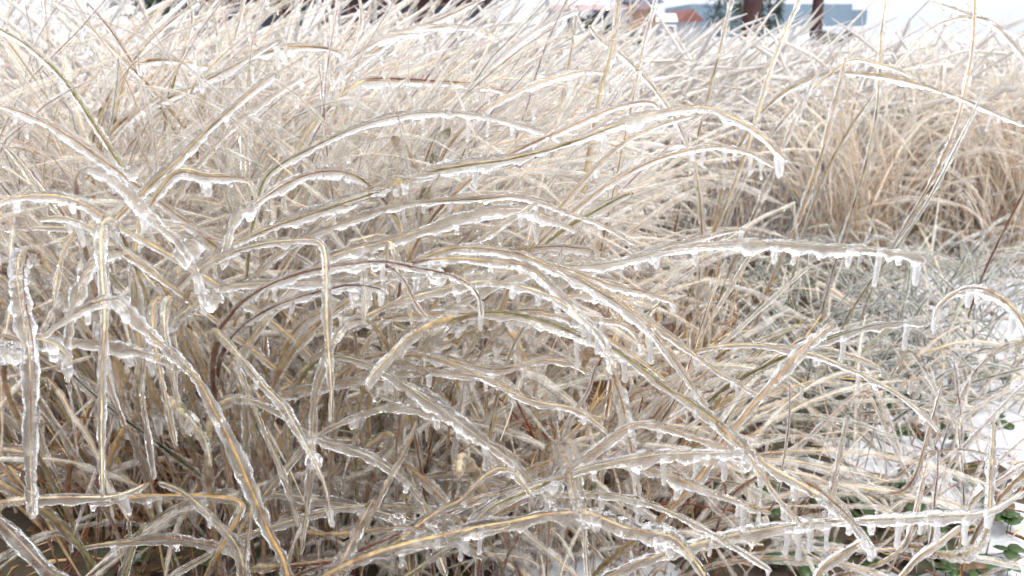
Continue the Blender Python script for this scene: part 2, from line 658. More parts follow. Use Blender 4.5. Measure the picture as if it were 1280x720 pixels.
BRICK = mat_plain('brick', (0.06, 0.03, 0.03), 0.9, 0.3, 3)
SLATE = mat_plain('slate_roof', (0.10, 0.11, 0.16), 0.8, 0.2, 3)
WHITEW = mat_plain('white_wall', (0.78, 0.77, 0.80), 0.8, 0.06, 1)
GREYW = mat_plain('grey_wall', (0.30, 0.31, 0.35), 0.8, 0.08, 1)
BROWNW = mat_plain('brown_wall', (0.26, 0.17, 0.12), 0.9, 0.25, 2)
PINK = mat_plain('pink_trim', (0.50, 0.36, 0.38), 0.8, 0.1, 1)
REDROOF = mat_plain('red_roof', (0.20, 0.085, 0.075), 0.9, 0.2, 3)
DARK = mat_plain('dark_opening', (0.03, 0.035, 0.05), 0.3, 0.1, 2)
BLUEG = mat_plain('blue_glass', (0.02, 0.05, 0.085), 0.5, 0.25, 0.8, 0.6)
PALEB = mat_plain('pale_blue_band', (0.13, 0.18, 0.23), 0.6, 0.1, 1)
POLE = mat_plain('pole_paint', (0.03, 0.035, 0.06), 0.6, 0.1, 4)
BARK = mat_plain('bark', (0.045, 0.022, 0.022), 0.95, 0.4, 6)
LEAFD = mat_plain('evergreen_leaf', (0.035, 0.05, 0.03), 0.9, 0.4, 5)
LEAFG = mat_plain('frosted_leaf', (0.30, 0.32, 0.36), 0.9, 0.3, 5)


def X_at(px, Y):
    return (px - 640) / FPX * Y / math.cos(PITCH) * (1.0)


def wx(px, py, Y):
    v = AXF + (px - 640) / FPX * AXR + (360 - py) / FPX * AXU
    t = Y / v[1]
    p = CAM + v * t
    return p[0], p[2]


# left bungalow
t = empty('bungalow', (0, 40, 0))
tag(t, 'pale grey bungalow with pinkish eaves beside the dark pole, upper left', 'house')
x0, _ = wx(120, 40, 40); x1, _ = wx(205, 40, 40); _, zt = wx(130, 32, 40)
build(box(mb(), x0, x1, 0, 6, 0, zt), 'wall', GREYW, t)
r = build(prism(mb(), x0 - .3, x1 + .3, -.5, 6.5, zt + .003, zt + .9), 'roof', WHITEW, t)
build(box(mb(), x0 - .3, x1 + .3, -.56, -.505, zt - .12, zt + .06), 'fascia', PINK, r)
for px in (140, 165, 196):
    a, _ = wx(px, 40, 40)
    w = build(box(mb(), a - .35, a + .35, -.04, .05, zt - 1.0, zt - .3), 'window', WHITEW, t)
    build(box(mb(), a - .28, a + .28, -.06, -.043, zt - .94, zt - .36), 'pane', DARK, w)

# dark pole
t = empty('utility_pole', (wx(180, 20, 22)[0], 22, 0))
tag(t, 'slim dark pole standing left of the evergreen, upper left', 'pole')
b = mb()
for k in range(10):
    a = k / 10 * 2 * math.pi
    b['v'] += [(0.075 * math.cos(a), 0.075 * math.sin(a), 0), (0.055 * math.cos(a), 0.055 * math.sin(a), 5)]
b['f'] = [(2 * k, 2 * ((k + 1) % 10), 2 * ((k + 1) % 10) + 1, 2 * k + 1) for k in range(10)]
build(b, 'shaft', POLE, t, True)
build(box(mb(), -.8, .8, -.05, .05, 4.6, 4.72), 'crossarm', POLE, t)
t = empty('antenna_mast', (wx(161, 20, 38)[0], 38, 0))
tag(t, 'small T-shaped mast above the grey bungalow roof', 'mast')
_, za = wx(161, 21, 38)
build(box(mb(), -.05, .05, -.05, .05, 0, za), 'mast', POLE, t)
build(box(mb(), -.3, .3, -.08, .08, za, za + .12), 'crossbar', POLE, t)

# long brick building
Y = 34
t = empty('brick_building', (0, Y, 0))
tag(t, 'long dark red brick building with slate roof behind the left thicket', 'building')
x0, zb = wx(226, 3, Y); x1, _ = wx(608, 3, Y)
zt = wx(400, -12, Y)[1]
wall = build(box(mb(), x0, x1, 0, 10, 0, zt), 'wall', BRICK, t)
rf = build(prism(mb(), x0 - .6, x1 + .6, -.7, 10.7, zt + .003, zt + 2.6), 'roof', SLATE, t)
build(box(mb(), x0 - .6, x1 + .6, -.76, -.705, zt - .1, zt + .15), 'fascia', SLATE, rf)
n = 9
for k in range(n):
    a = x0 + (k + .6) * (x1 - x0) / n
    w = build(box(mb(), a - .45, a + .45, -.06, .05, zt - 1.7, zt - .45), 'window', BROWNW, t)
    build(box(mb(), a - .38, a + .38, -.08, -.063, zt - 1.62, zt - .53), 'pane', DARK, w)

# white house with brown end
Y = 30
t = empty('white_house', (0, Y, 0))
tag(t, 'white house with pink trimmed eaves and a brown end wall, top centre', 'house')
x0, _ = wx(697, 20, Y); xm, _ = wx(783, 20, Y); x1, _ = wx(818, 20, Y)
zt = wx(740, 9, Y)[1]; zt2 = wx(800, 4, Y)[1]
build(box(mb(), x0, xm, 0, 7, 0, zt), 'wall', WHITEW, t)
build(box(mb(), xm + .003, x1, -.4, 7.2, 0, zt2), 'end_wall', BROWNW, t)['label'] = 'brown end wall of the white house'
r = build(prism(mb(), x0 - .2, xm - .003, -.35, 7.4, zt + .003, zt + .5), 'roof', SNOW, t)
build(box(mb(), x0 - .2, xm - .003, -.41, -.353, zt - .09, zt + .07), 'fascia', PINK, r)
r = build(prism(mb(), xm - .1, x1 + .2, -.7, 7.6, zt2 + .003, zt2 + .7), 'roof', SLATE, t)
a, za = wx(799, 8, Y)
w = build(box(mb(), a - .25, a + .25, -.46, -.403, za - .1, za + .09), 'sign_board', PINK, t)
for px in (713, 752):
    a, za = wx(px, 20, Y)
    w = build(box(mb(), a - .3, a + .3, -.05, .05, za - .3, za + .25), 'window', GREYW, t)
    build(box(mb(), a - .24, a + .24, -.07, -.053, za - .24, za + .19), 'pane', DARK, w)

# small red gabled house
Y = 44
t = empty('gabled_house', (0, Y, 0))
tag(t, 'small house with a red gabled roof between brown wall and blue offices', 'house')
x0, _ = wx(822, 20, Y); x1, _ = wx(880, 20, Y); zt = wx(850, 27, Y)[1]; zp = wx(850, 11, Y)[1]
build(box(mb(), x0 + .2, x1 - .2, 0.2, 6, 0, zt), 'wall', GREYW, t)
xm = (x0 + x1) / 2
build(prism(mb(), xm - .1, x1 + .1, 0, 7, zt + .003, zp, 'y'), 'gable', REDROOF, t)
build(prism(mb(), x0 - .2, xm + .5, .1, 7, zt + .004, zp - .15), 'roof', WHITEW, t)
a, za = wx(838, 33, Y)
w = build(box(mb(), a - .3, a + .3, .14, .25, .3, zt - .15), 'window', WHITEW, t)
build(box(mb(), a - .22, a + .22, .12, .137, .4, zt - .22), 'pane', DARK, w)

# blue glass offices
Y = 120
t = empty('office_block', (0, Y, 0))
tag(t, 'blue glass office block with pale floor bands behind the pine trunks', 'building')
xa, zb = wx(862, 33, Y); xb, _ = wx(1063, 33, Y); xc, _ = wx(1086, 33, Y)
z1 = wx(1000, 5, Y)[1]; z2 = wx(1000, 12, Y)[1]
build(box(mb(), xa, xb, 0, 20, 0, z1), 'wall', PALEB, t)
build(box(mb(), xb + .01, xc, 1, 20, 0, z2), 'wall', PALEB, t)
fl = (z1 - 0.0) / 4
for k in range(4):
    zlo, zhi = k * fl + .3, k * fl + fl - .45
    for (p, q, yy, zc) in ((xa, xb, 0, z1), (xb, xc, 1, z2)):
        nb = max(2, int((q - p) / 2.6))
        for m in range(nb):
            w0 = p + .2 + m * (q - p - .4) / nb
            w1 = p + .2 + (m + 1) * (q - p - .4) / nb - .12
            h = min(zhi, zc - .25)
            if h - zlo > .3:
                build(box(mb(), w0, w1, yy - .06, yy + .05, zlo, h), 'window', BLUEG, t)
# low white building in front of the offices
Y = 60
t = empty('low_shed', (0, Y, 0))
tag(t, 'low white flat-roofed shed in front of the blue offices', 'shed')
x0, _ = wx(996, 36, Y); x1, _ = wx(1090, 36, Y); zt = wx(1040, 33, Y)[1]
build(box(mb(), x0, x1, 0, 6, 0, zt - .12), 'wall', WHITEW, t)
build(box(mb(), x0 - .3, x1 + .3, -.3, 6.3, zt - .117, zt), 'roof', SNOW, t)
for px in (1025, 1060):
    a, _ = wx(px, 40, Y)
    build(box(mb(), a - .5, a + .5, -.05, .05, 0, zt - .3), 'door', BLUEG, t)


# trees: trunk, limbs and leaf clumps
def leafy(parent, center, rad, n, size, mat, name='crown', cone=False):
    g = np.random.default_rng(int(abs(center[0]) * 100) + n)
    p = g.normal(0, 1, (n, 3)); p /= np.linalg.norm(p, axis=1, keepdims=True)
    p *= g.uniform(0.25, 1, (n, 1)) ** 0.5
    if cone:
        h = g.uniform(-1, 1, n)
        p[:, 2] = h
        p[:, :2] *= (0.1 + 0.95 * (1 - h) / 2)[:, None]
    lump = 1 + 0.25 * np.sin(p[:, :1] * 5 + 1) * np.cos(p[:, 2:] * 4)
    p = p * lump * np.array(rad) + np.array(center)
    a = g.normal(0, 1, (n, 3)); a /= np.linalg.norm(a, axis=1, keepdims=True)
    b = np.cross(a, g.normal(0, 1, (n, 3))); b /= np.linalg.norm(b, axis=1, keepdims=True)
    sz = size * g.uniform(0.6, 1.4, (n, 1))
    V = np.stack([p - a * sz, p + b * sz * .5, p + a * sz, p - b * sz * .5], axis=1).reshape(-1, 3)
    Q = np.arange(4 * n).reshape(-1, 4)
    return link(name, np_mesh(name, V, Q, [mat], smooth=False), parent)


def tree(name, px, Y, r0, h, label, crown=None, mat=LEAFD, cone=False, limbs=4, group=None):
    x, _ = wx(px, 30, Y)
    t = empty(name, (x, Y, 0))
    tag(t, label, 'tree', group)
    g = random.Random(px)
    P = np.array([[0.15 * r0 * g.uniform(-1, 1) * k, 0.1 * r0 * g.uniform(-1, 1), h * k / 8] for k in range(9)])[None]
    rad = np.linspace(r0 * 1.15, r0 * .45, 9)[None]
    V, Q = tubes(P, rad, rad, 9)
    link('trunk', np_mesh('trunk', V, Q, [BARK]), t)
    for k in range(limbs):
        a = g.uniform(0, 6.28); z0 = h * g.uniform(.55, .95); ln = h * g.uniform(.15, .3)
        P = np.array([[0, 0, z0], [math.cos(a) * ln * .5, math.sin(a) * ln * .5, z0 + .3 * ln], [math.cos(a) * ln, math.sin(a) * ln, z0 + .4 * ln]])[None]
        rad = np.array([[r0 * .4, r0 * .25, r0 * .1]])
        V, Q = tubes(P, rad, rad, 6)
        link('limb', np_mesh('limb', V, Q, [BARK]), t)
    if crown:
        leafy(t, crown[0], crown[1], crown[2], crown[3], mat, cone=cone)
    return t


tree('evergreen_tree', 203, 28, .12, 1.6, 'dark evergreen tree right of the slim pole, upper left', ((0, 0, 1.45), (.75, .75, 1.2), 2600, .09))
tree('frosted_tree', 147, 52, .12, 2.2, 'pale grey frosted tree behind the bungalow roof', ((0, 0, 1.9), (.75, .75, 1.5), 1500, .1), LEAFG, True)
tree('pine_tree', 938, 30, .29, 9, 'thick red-brown pine trunk in front of dark evergreens, top right', ((0, 0, 8.5), (2.4, 2.4, 2.2), 2500, .25))
tree('pine_tree', 1021, 34, .2, 9, 'slimmer red-brown pine trunk in front of the blue offices', ((0, 0, 8.8), (2.2, 2.2, 2.0), 2500, .25))
for px, Y, w, h, lab in ((727, 24, .42, .95, 'dark shrub at left end of the white house wall'), (757, 24, .55, .8, 'wide dark shrub below the white house window'),
                         (790, 26, .3, .55, 'small dark shrub beneath the brown end wall'), (908, 46, 1.1, 3.2, 'dark evergreen shrub left of the thick pine trunk'),
                         (960, 46, .9, 3.0, 'dark evergreen shrub right of the thick pine trunk'), (1045, 40, .7, .5, 'low dark shrub before the white shed')):
    x, _ = wx(px, 30, Y)
    t = empty('evergreen_shrub', (x, Y, 0))
    tag(t, lab, 'shrub')
    P = np.array([[0, 0, 0], [.03, 0, h * .4], [0, .02, h * .8]])[None]
    rad = np.array([[.05, .04, .02]])
    V, Q = tubes(P, rad, rad, 6)
    link('stem', np_mesh('stem', V, Q, [BARK]), t)
    leafy(t, (0, 0, h * .55), (w, w, h * .5), 1800, .07, LEAFD, 'foliage')


# ------------------------------------------------------------------ procedural stems
def stem_paths(root, az, L, a0, a1, p, N, wig=0.02, kinky=0.35):
    """root (M,2); az azimuth; angle from vertical runs a0 -> a1 along the stem"""
    M = len(root)
    u = np.linspace(0, 1, N)[None]
    ang = a0[:, None] + (a1 - a0)[:, None] * u ** p[:, None]
    azw = az[:, None] + 0.35 * np.sin(u * 4 + rng.uniform(0, 6.28, (M, 1))) * rng.uniform(0, 1, (M, 1))
    kink = (rng.random(M) < kinky)[:, None] * (u > rng.uniform(0.35, 0.85, (M, 1)))
    ang = ang + kink * rng.uniform(-0.4, 1.5, (M, 1))
    azw = azw + kink * rng.normal(0, 1.0, (M, 1))
    d = np.stack([np.sin(ang) * np.cos(azw), np.sin(ang) * np.sin(azw), np.cos(ang)], axis=-1)
    d += rng.normal(0, wig, d.shape)
    step = (L / (N - 1))[:, None, None]
    P = np.cumsum(d * step, axis=1)
    P = P - P[:, :1]
    P[..., 0] += root[:, 0:1]
    P[..., 1] += root[:, 1:2]
    P[..., 2] = np.maximum(P[..., 2] - 0.004, -0.01 + 0 * P[..., 2])
    return P


def mix_colors(M, names, weights):
    idx = rng.choice(len(names), M, p=np.array(weights) / sum(weights))
    c = np.array([PAL[k] for k in names])[idx]
    return c * rng.uniform(0.75, 1.2, (M, 1))


def stuff_stems(name, label, cat, P, r_ice, colors, nseg_ice=6, core=0.3, lumps=0.22, far=False, base='brown', group=None, drops=0):
    M, N, _ = P.shape
    F = frames(P)
    horiz = np.sqrt(np.clip(1 - F[0][..., 2] ** 2, 0, 1))
    r = r_ice[:, None] * (1 + lumps * rng.standard_normal((M, N))).clip(0.5, 1.8)
    r *= (0.5 + 0.5 * np.clip(np.linspace(0, 1, N) / 0.5, 0, 1))[None]
    r[:, -1] *= 0.15
    r[:, -2] *= 0.8
    drip = r_ice[:, None] * rng.uniform(0, 1.3, (M, N)) * np.clip(horiz - .4, 0, 1)
    V, Q = tubes(P, r, r, nseg_ice, drip=drip, F=F)
    u = np.linspace(0, 1, N)
    k = np.clip((u - 0.14) / 0.48, 0, 1)[None, :, None]
    cc = np.array(PAL[base]) * (1 - k) + colors[:, None, :] * k
    cc = cc * rng.uniform(0.85, 1.15, (M, N, 1))
    if far:
        o = link(name, np_mesh(name, V, Q, [FAR], colors=np.repeat(cc.reshape(-1, 3), nseg_ice, axis=0)))
    else:
        wd = r_ice[:, None] * core * (1 - 0.6 * u[None] ** 3)
        tw = rng.uniform(0, 6.28, (M, 1)) + rng.uniform(-2, 2, (M, 1)) * u[None]
        V2, Q2 = tubes(P, wd, wd * .5, 3, twist=tw, F=F)
        Vall = np.vstack([V, V2])
        Qall = np.vstack([Q, Q2 + len(V)])
        mi = np.concatenate([np.zeros(len(Q)), np.ones(len(Q2))])
        cl = np.vstack([np.ones((len(V), 3)), np.repeat(cc.reshape(-1, 3), 3, axis=0)])
        if drops:                                          # tiny drips too small to pick apart
            ii, jj = np.nonzero((horiz > 0.5) & (rng.random((M, N)) < drops / 12.0))
            K = len(ii)
            c0 = P[ii, jj].copy()
            ln = rng.uniform(0.005, 0.014, K)
            rd = rng.uniform(0.0015, 0.0027, K)
            zz = np.array([0.1, -0.3, -0.62, -0.88, -1.0])
            rp = np.array([1.0, 0.8, 0.72, 0.6, 0.08])
            Pd = c0[:, None, :] + np.zeros((K, 5, 3))
            Pd[..., 2] += zz[None] * ln[:, None] - r_ice[ii][:, None] * 0.7
            Pd[..., 0] += np.linspace(0, 1, 5)[None] * 1e-5
            V3, Q3 = tubes(Pd, rd[:, None] * rp[None], rd[:, None] * rp[None], 5)
            mi = np.concatenate([mi, np.full(len(Q3), 2)])
            Qall = np.vstack([Qall, Q3 + len(Vall)])
            Vall = np.vstack([Vall, V3])
            cl = np.vstack([cl, np.ones((len(V3), 3))])
        o = link(name, np_mesh(name, Vall, Qall, [THIN, STRAW, ICE], mi, cl))
    return tag(o, label, cat, group, 'stuff')


def U(a, b, n): return rng.uniform(a, b, n)


def fan_azimuth(x, y, n):
    """stems fountain away from the middle of the left thicket"""
    px = 640 + FPX * x / y
    left = (px < 210) & (rng.random(n) < 0.75)
    return np.where(left, math.pi + rng.normal(0.1, 0.9, n), rng.normal(-0.15, 1.05, n))


def left_thicket(n, y0, y1, edge=0.0):
    y = np.sqrt(U(y0 ** 2, y1 ** 2, n))
    lo = -0.62 * y - 0.05
    hi = (edge + 0.05 * np.sin(y * 9)) * y
    x = lo + (hi - lo) * U(0, 1, n)
    az = fan_azimuth(x, y, n)
    L = U(0.44, 0.70, n) * np.clip(1.0 - 0.35 * (x / y + 0.25), 0.75, 1.1)
    a0 = R(1) * U(4, 30, n)
    a1 = R(1) * U(45, 125, n)
    return np.stack([x, y], 1), az, L, a0, a1


# near part of the left thicket
n = 3300
root, az, L, a0, a1 = left_thicket(n, 0.82, 1.45, -0.04)
P = stem_paths(root, az, L, a0, a1, U(1.0, 2.0, n), 19, 0.055)
qx, qy, qd = project(P)
keep = (qd.min(axis=1) > 0.60) & ~np.any((qx > 830) & (qd < 0.95), axis=1)
P = P[keep]
n = len(P)
stuff_stems('grass_thicket', 'dense tangle of thin ice-coated straw stems filling the left half', 'grass', P, U(0.0014, 0.0034, n),
            mix_colors(n, ['straw', 'tan', 'cream', 'gold', 'brown', 'red', 'olive'], [5, 3, 4, 3, 2, 1, 1]), 5, 0.42, lumps=.36, drops=1.9, base='tan')

# middle distance, left and centre
n = 1900
root, az, L, a0, a1 = left_thicket(n, 1.4, 2.4, 0.02)
root[:, 0] += 0.0
P = stem_paths(root, az, L * 1.07, a0, R(1) * U(50, 145, n), U(1.0, 2.0, n), 14, 0.06)
qx, qy, qd = project(P)
P = P[~np.any((qx > 800) & (qd < 1.7), axis=1)]
n = len(P)
stuff_stems('middle_grass', 'whitish ice-laden grass bending over behind the near thicket', 'grass', P, U(0.0028, 0.0054, n),
            mix_colors(n, ['straw', 'tan', 'cream', 'pink', 'brown'], [3, 3, 3, 3, 1]), 5, lumps=.32, far=True, base='tan')

# right: slender upright stems
n = 900
y = np.sqrt(U(1.8 ** 2, 2.9 ** 2, n))
x = y * U(0.02, 0.66, n)
P = stem_paths(np.stack([x, y], 1), U(0, 6.28, n), U(0.22, 0.46, n), R(1) * U(0, 22, n), R(1) * U(5, 60, n), U(1.5, 3, n), 14, 0.05)
stuff_stems('upright_grass', 'thin upright tan and pinkish stems in the middle right', 'grass', P, U(0.0018, 0.0034, n),
            mix_colors(n, ['straw', 'tan', 'gold', 'pink', 'red', 'brown'], [3, 4, 2, 3, 1, 2]), 5, 0.6, base='brown')

# far right golden brown grass
n = 520
y = U(1.35, 2.2, n)
clump = rng.integers(0, 14, n)
cx, cyy = U(0.38, 0.64, 14), U(1.75, 2.3, 14)
y = cyy[clump] + rng.normal(0, .05, n)
x = cyy[clump] * cx[clump] + rng.normal(0, .05, n)
P = stem_paths(np.stack([x, y], 1), U(0, 6.28, n), U(0.34, 0.58, n), R(1) * U(0, 25, n), R(1) * U(30, 110, n), U(1.2, 2.5, n), 14, 0.05)
stuff_stems('golden_grass', 'golden brown bent grass at the right edge', 'grass', P, U(0.0020, 0.0038, n),
            mix_colors(n, ['gold', 'straw', 'tan', 'cream'], [4, 4, 3, 2]), 5, 0.5, base='tan')

# right: low dark green wiry blades
n = 560
y = U(1.05, 1.95, n)
x = y * U(0.20, 0.62, n)
P = stem_paths(np.stack([x, y], 1), U(0, 6.28, n), U(0.10, 0.30, n), R(1) * U(5, 65, n), R(1) * U(50, 115, n), U(0.8, 1.8, n), 12, 0.06)
stuff_stems('green_blades', 'low wiry dark green blades under ice at the right', 'grass', P, U(0.0020, 0.0036, n),
            mix_colors(n, ['green', 'olive', 'tan', 'straw'], [7, 2, 1, 1]), 5, 0.6, base='green')

# right foreground: sparse twigs over the snow
n = 300
y = U(0.72, 1.5, n)
x = y * U(0.12, 0.62, n)
P = stem_paths(np.stack([x, y], 1), U(0, 6.28, n), U(0.07, 0.24, n), R(1) * U(0, 60, n), R(1) * U(30, 120, n), U(0.8, 2, n), 14, 0.06)
stuff_stems('snow_twigs', 'sparse thin iced twigs poking out of the snow, lower right', 'grass', P, U(0.0014, 0.0029, n),
            mix_colors(n, ['tan', 'straw', 'pink', 'red', 'cream'], [4, 3, 3, 2, 1]), 5, 0.42, base='brown')

# fallen straw bits on the ground
n = 1500
y = U(0.55, 1.5, n)
x = y * U(-0.66, 0.66, n)
a, ln = U(0, 6.28, n), U(0.01, 0.05, n)
zz = np.maximum(snow_height(x, y), 0.004) + U(0.0, 0.006, n)
P = np.stack([np.stack([x + np.cos(a) * ln * t, y + np.sin(a) * ln * t, zz + U(-.003, .004, n)], -1) for t in (-.5, 0, .5)], axis=1)
rad = U(0.0007, 0.0019, n)[:, None] * np.array([[.7, 1, .5]])
V, Q = tubes(P, rad, rad * .4, 4)
cc = mix_colors(n, ['brown', 'red', 'tan', 'straw', 'olive'], [5, 2, 4, 3, 2])
o = link('straw_litter', np_mesh('straw_litter', V, Q, [STRAW], colors=np.repeat(cc, 12, axis=0)))
tag(o, 'fallen bits of brown straw scattered over snow and soil', 'straw', None, 'stuff')

# low tangle along the bottom of the view
n = 420
y = U(0.70, 0.98, n)
x = y * U(-0.42, 0.22, n)
P = stem_paths(np.stack([x, y], 1), np.where(rng.random(n) < .6, rng.normal(0, .8, n), U(0, 6.28, n)), U(0.14, 0.40, n), R(1) * U(5, 45, n), R(1) * U(60, 125, n), U(0.7, 1.6, n), 19, 0.06)
qx, qy, qd = project(P)
P = P[qd.min(axis=1) > 0.56]
n = len(P)
stuff_stems('low_grass', 'low tangle of crossing iced blades along the bottom edge', 'grass', P, U(0.0017, 0.0034, n),
            mix_colors(n, ['straw', 'tan', 'cream', 'gold', 'brown', 'olive'], [4, 3, 4, 2, 2, 2]), 5, 0.42, lumps=.32, drops=1.5)

# bare brown litter and short stems at the base of the left thicket
n = 1100
y = U(0.78, 1.25, n)
x = y * U(-0.60, 0.24, n)
P = stem_paths(np.stack([x, y], 1), U(0, 6.28, n), U(0.06, 0.30, n), R(1) * U(0, 35, n), R(1) * U(10, 100, n), U(0.8, 2, n), 8, 0.06)
M, N, _ = P.shape
rad = U(0.0008, 0.0018, n)[:, None] * np.linspace(1.1, .5, N)[None]
V, Q = tubes(P, rad, rad * .6, 4)
cc = mix_colors(n, ['brown', 'red', 'tan', 'straw', 'olive'], [5, 3, 4, 2, 1])
o = link('bare_stems', np_mesh('bare_stems', V, Q, [STRAW], colors=np.repeat(cc, N * 4, axis=0)))
tag(o, 'bare reddish brown stem bases and litter under the thicket', 'grass', None, 'stuff')

# far field
n = 5000
y = 2.2 + 7.0 * U(0, 1, n) ** 1.7
x = y * U(-0.66, 0.66, n)
leftside = x < 0.05 * y
L = np.where(leftside, U(0.50, 0.78, n), U(0.48, 0.72, n))
P = stem_paths(np.stack([x, y], 1), np.where(rng.random(n) < .7, rng.normal(0, .8, n), U(0, 6.28, n)), L,
               R(1) * U(2, 28, n), R(1) * U(40, 145, n), U(1.2, 2.4, n), 9, 0.08)
stuff_stems('far_grass', 'pale mass of iced grass fading towards the buildings', 'grass', P, U(0.0030, 0.0060, n),
            mix_colors(n, ['cream', 'straw', 'tan', 'pink'], [4, 3, 2, 2]), 4, lumps=.32, far=True, base='tan')


# ------------------------------------------------------------------ hand-placed iced blades
# (points in pixels of the photograph, depth m, ice width px, colour, icicles, label)
def root_prefix(P0, P1, back=0.11, side=None):
    T0 = P0 - P1
    T0 = T0 / (np.linalg.norm(T0) + 1e-9)
    root = np.array([P0[0] + T0[0] * 0.13 + (side or 0), P0[1] + back + T0[1] * 0.1, -0.005])
    ln = np.linalg.norm(P0 - root)
    b1 = P0 + T0 * 0.32 * ln
    b2 = root + np.array([0, 0, 0.5 * max(P0[2], 0.12)])
    t = np.linspace(0, 1, 26)[:-1, None]
    return (1 - t) ** 3 * root + 3 * (1 - t) ** 2 * t * b2 + 3 * (1 - t) * t ** 2 * b1 + t ** 3 * P0


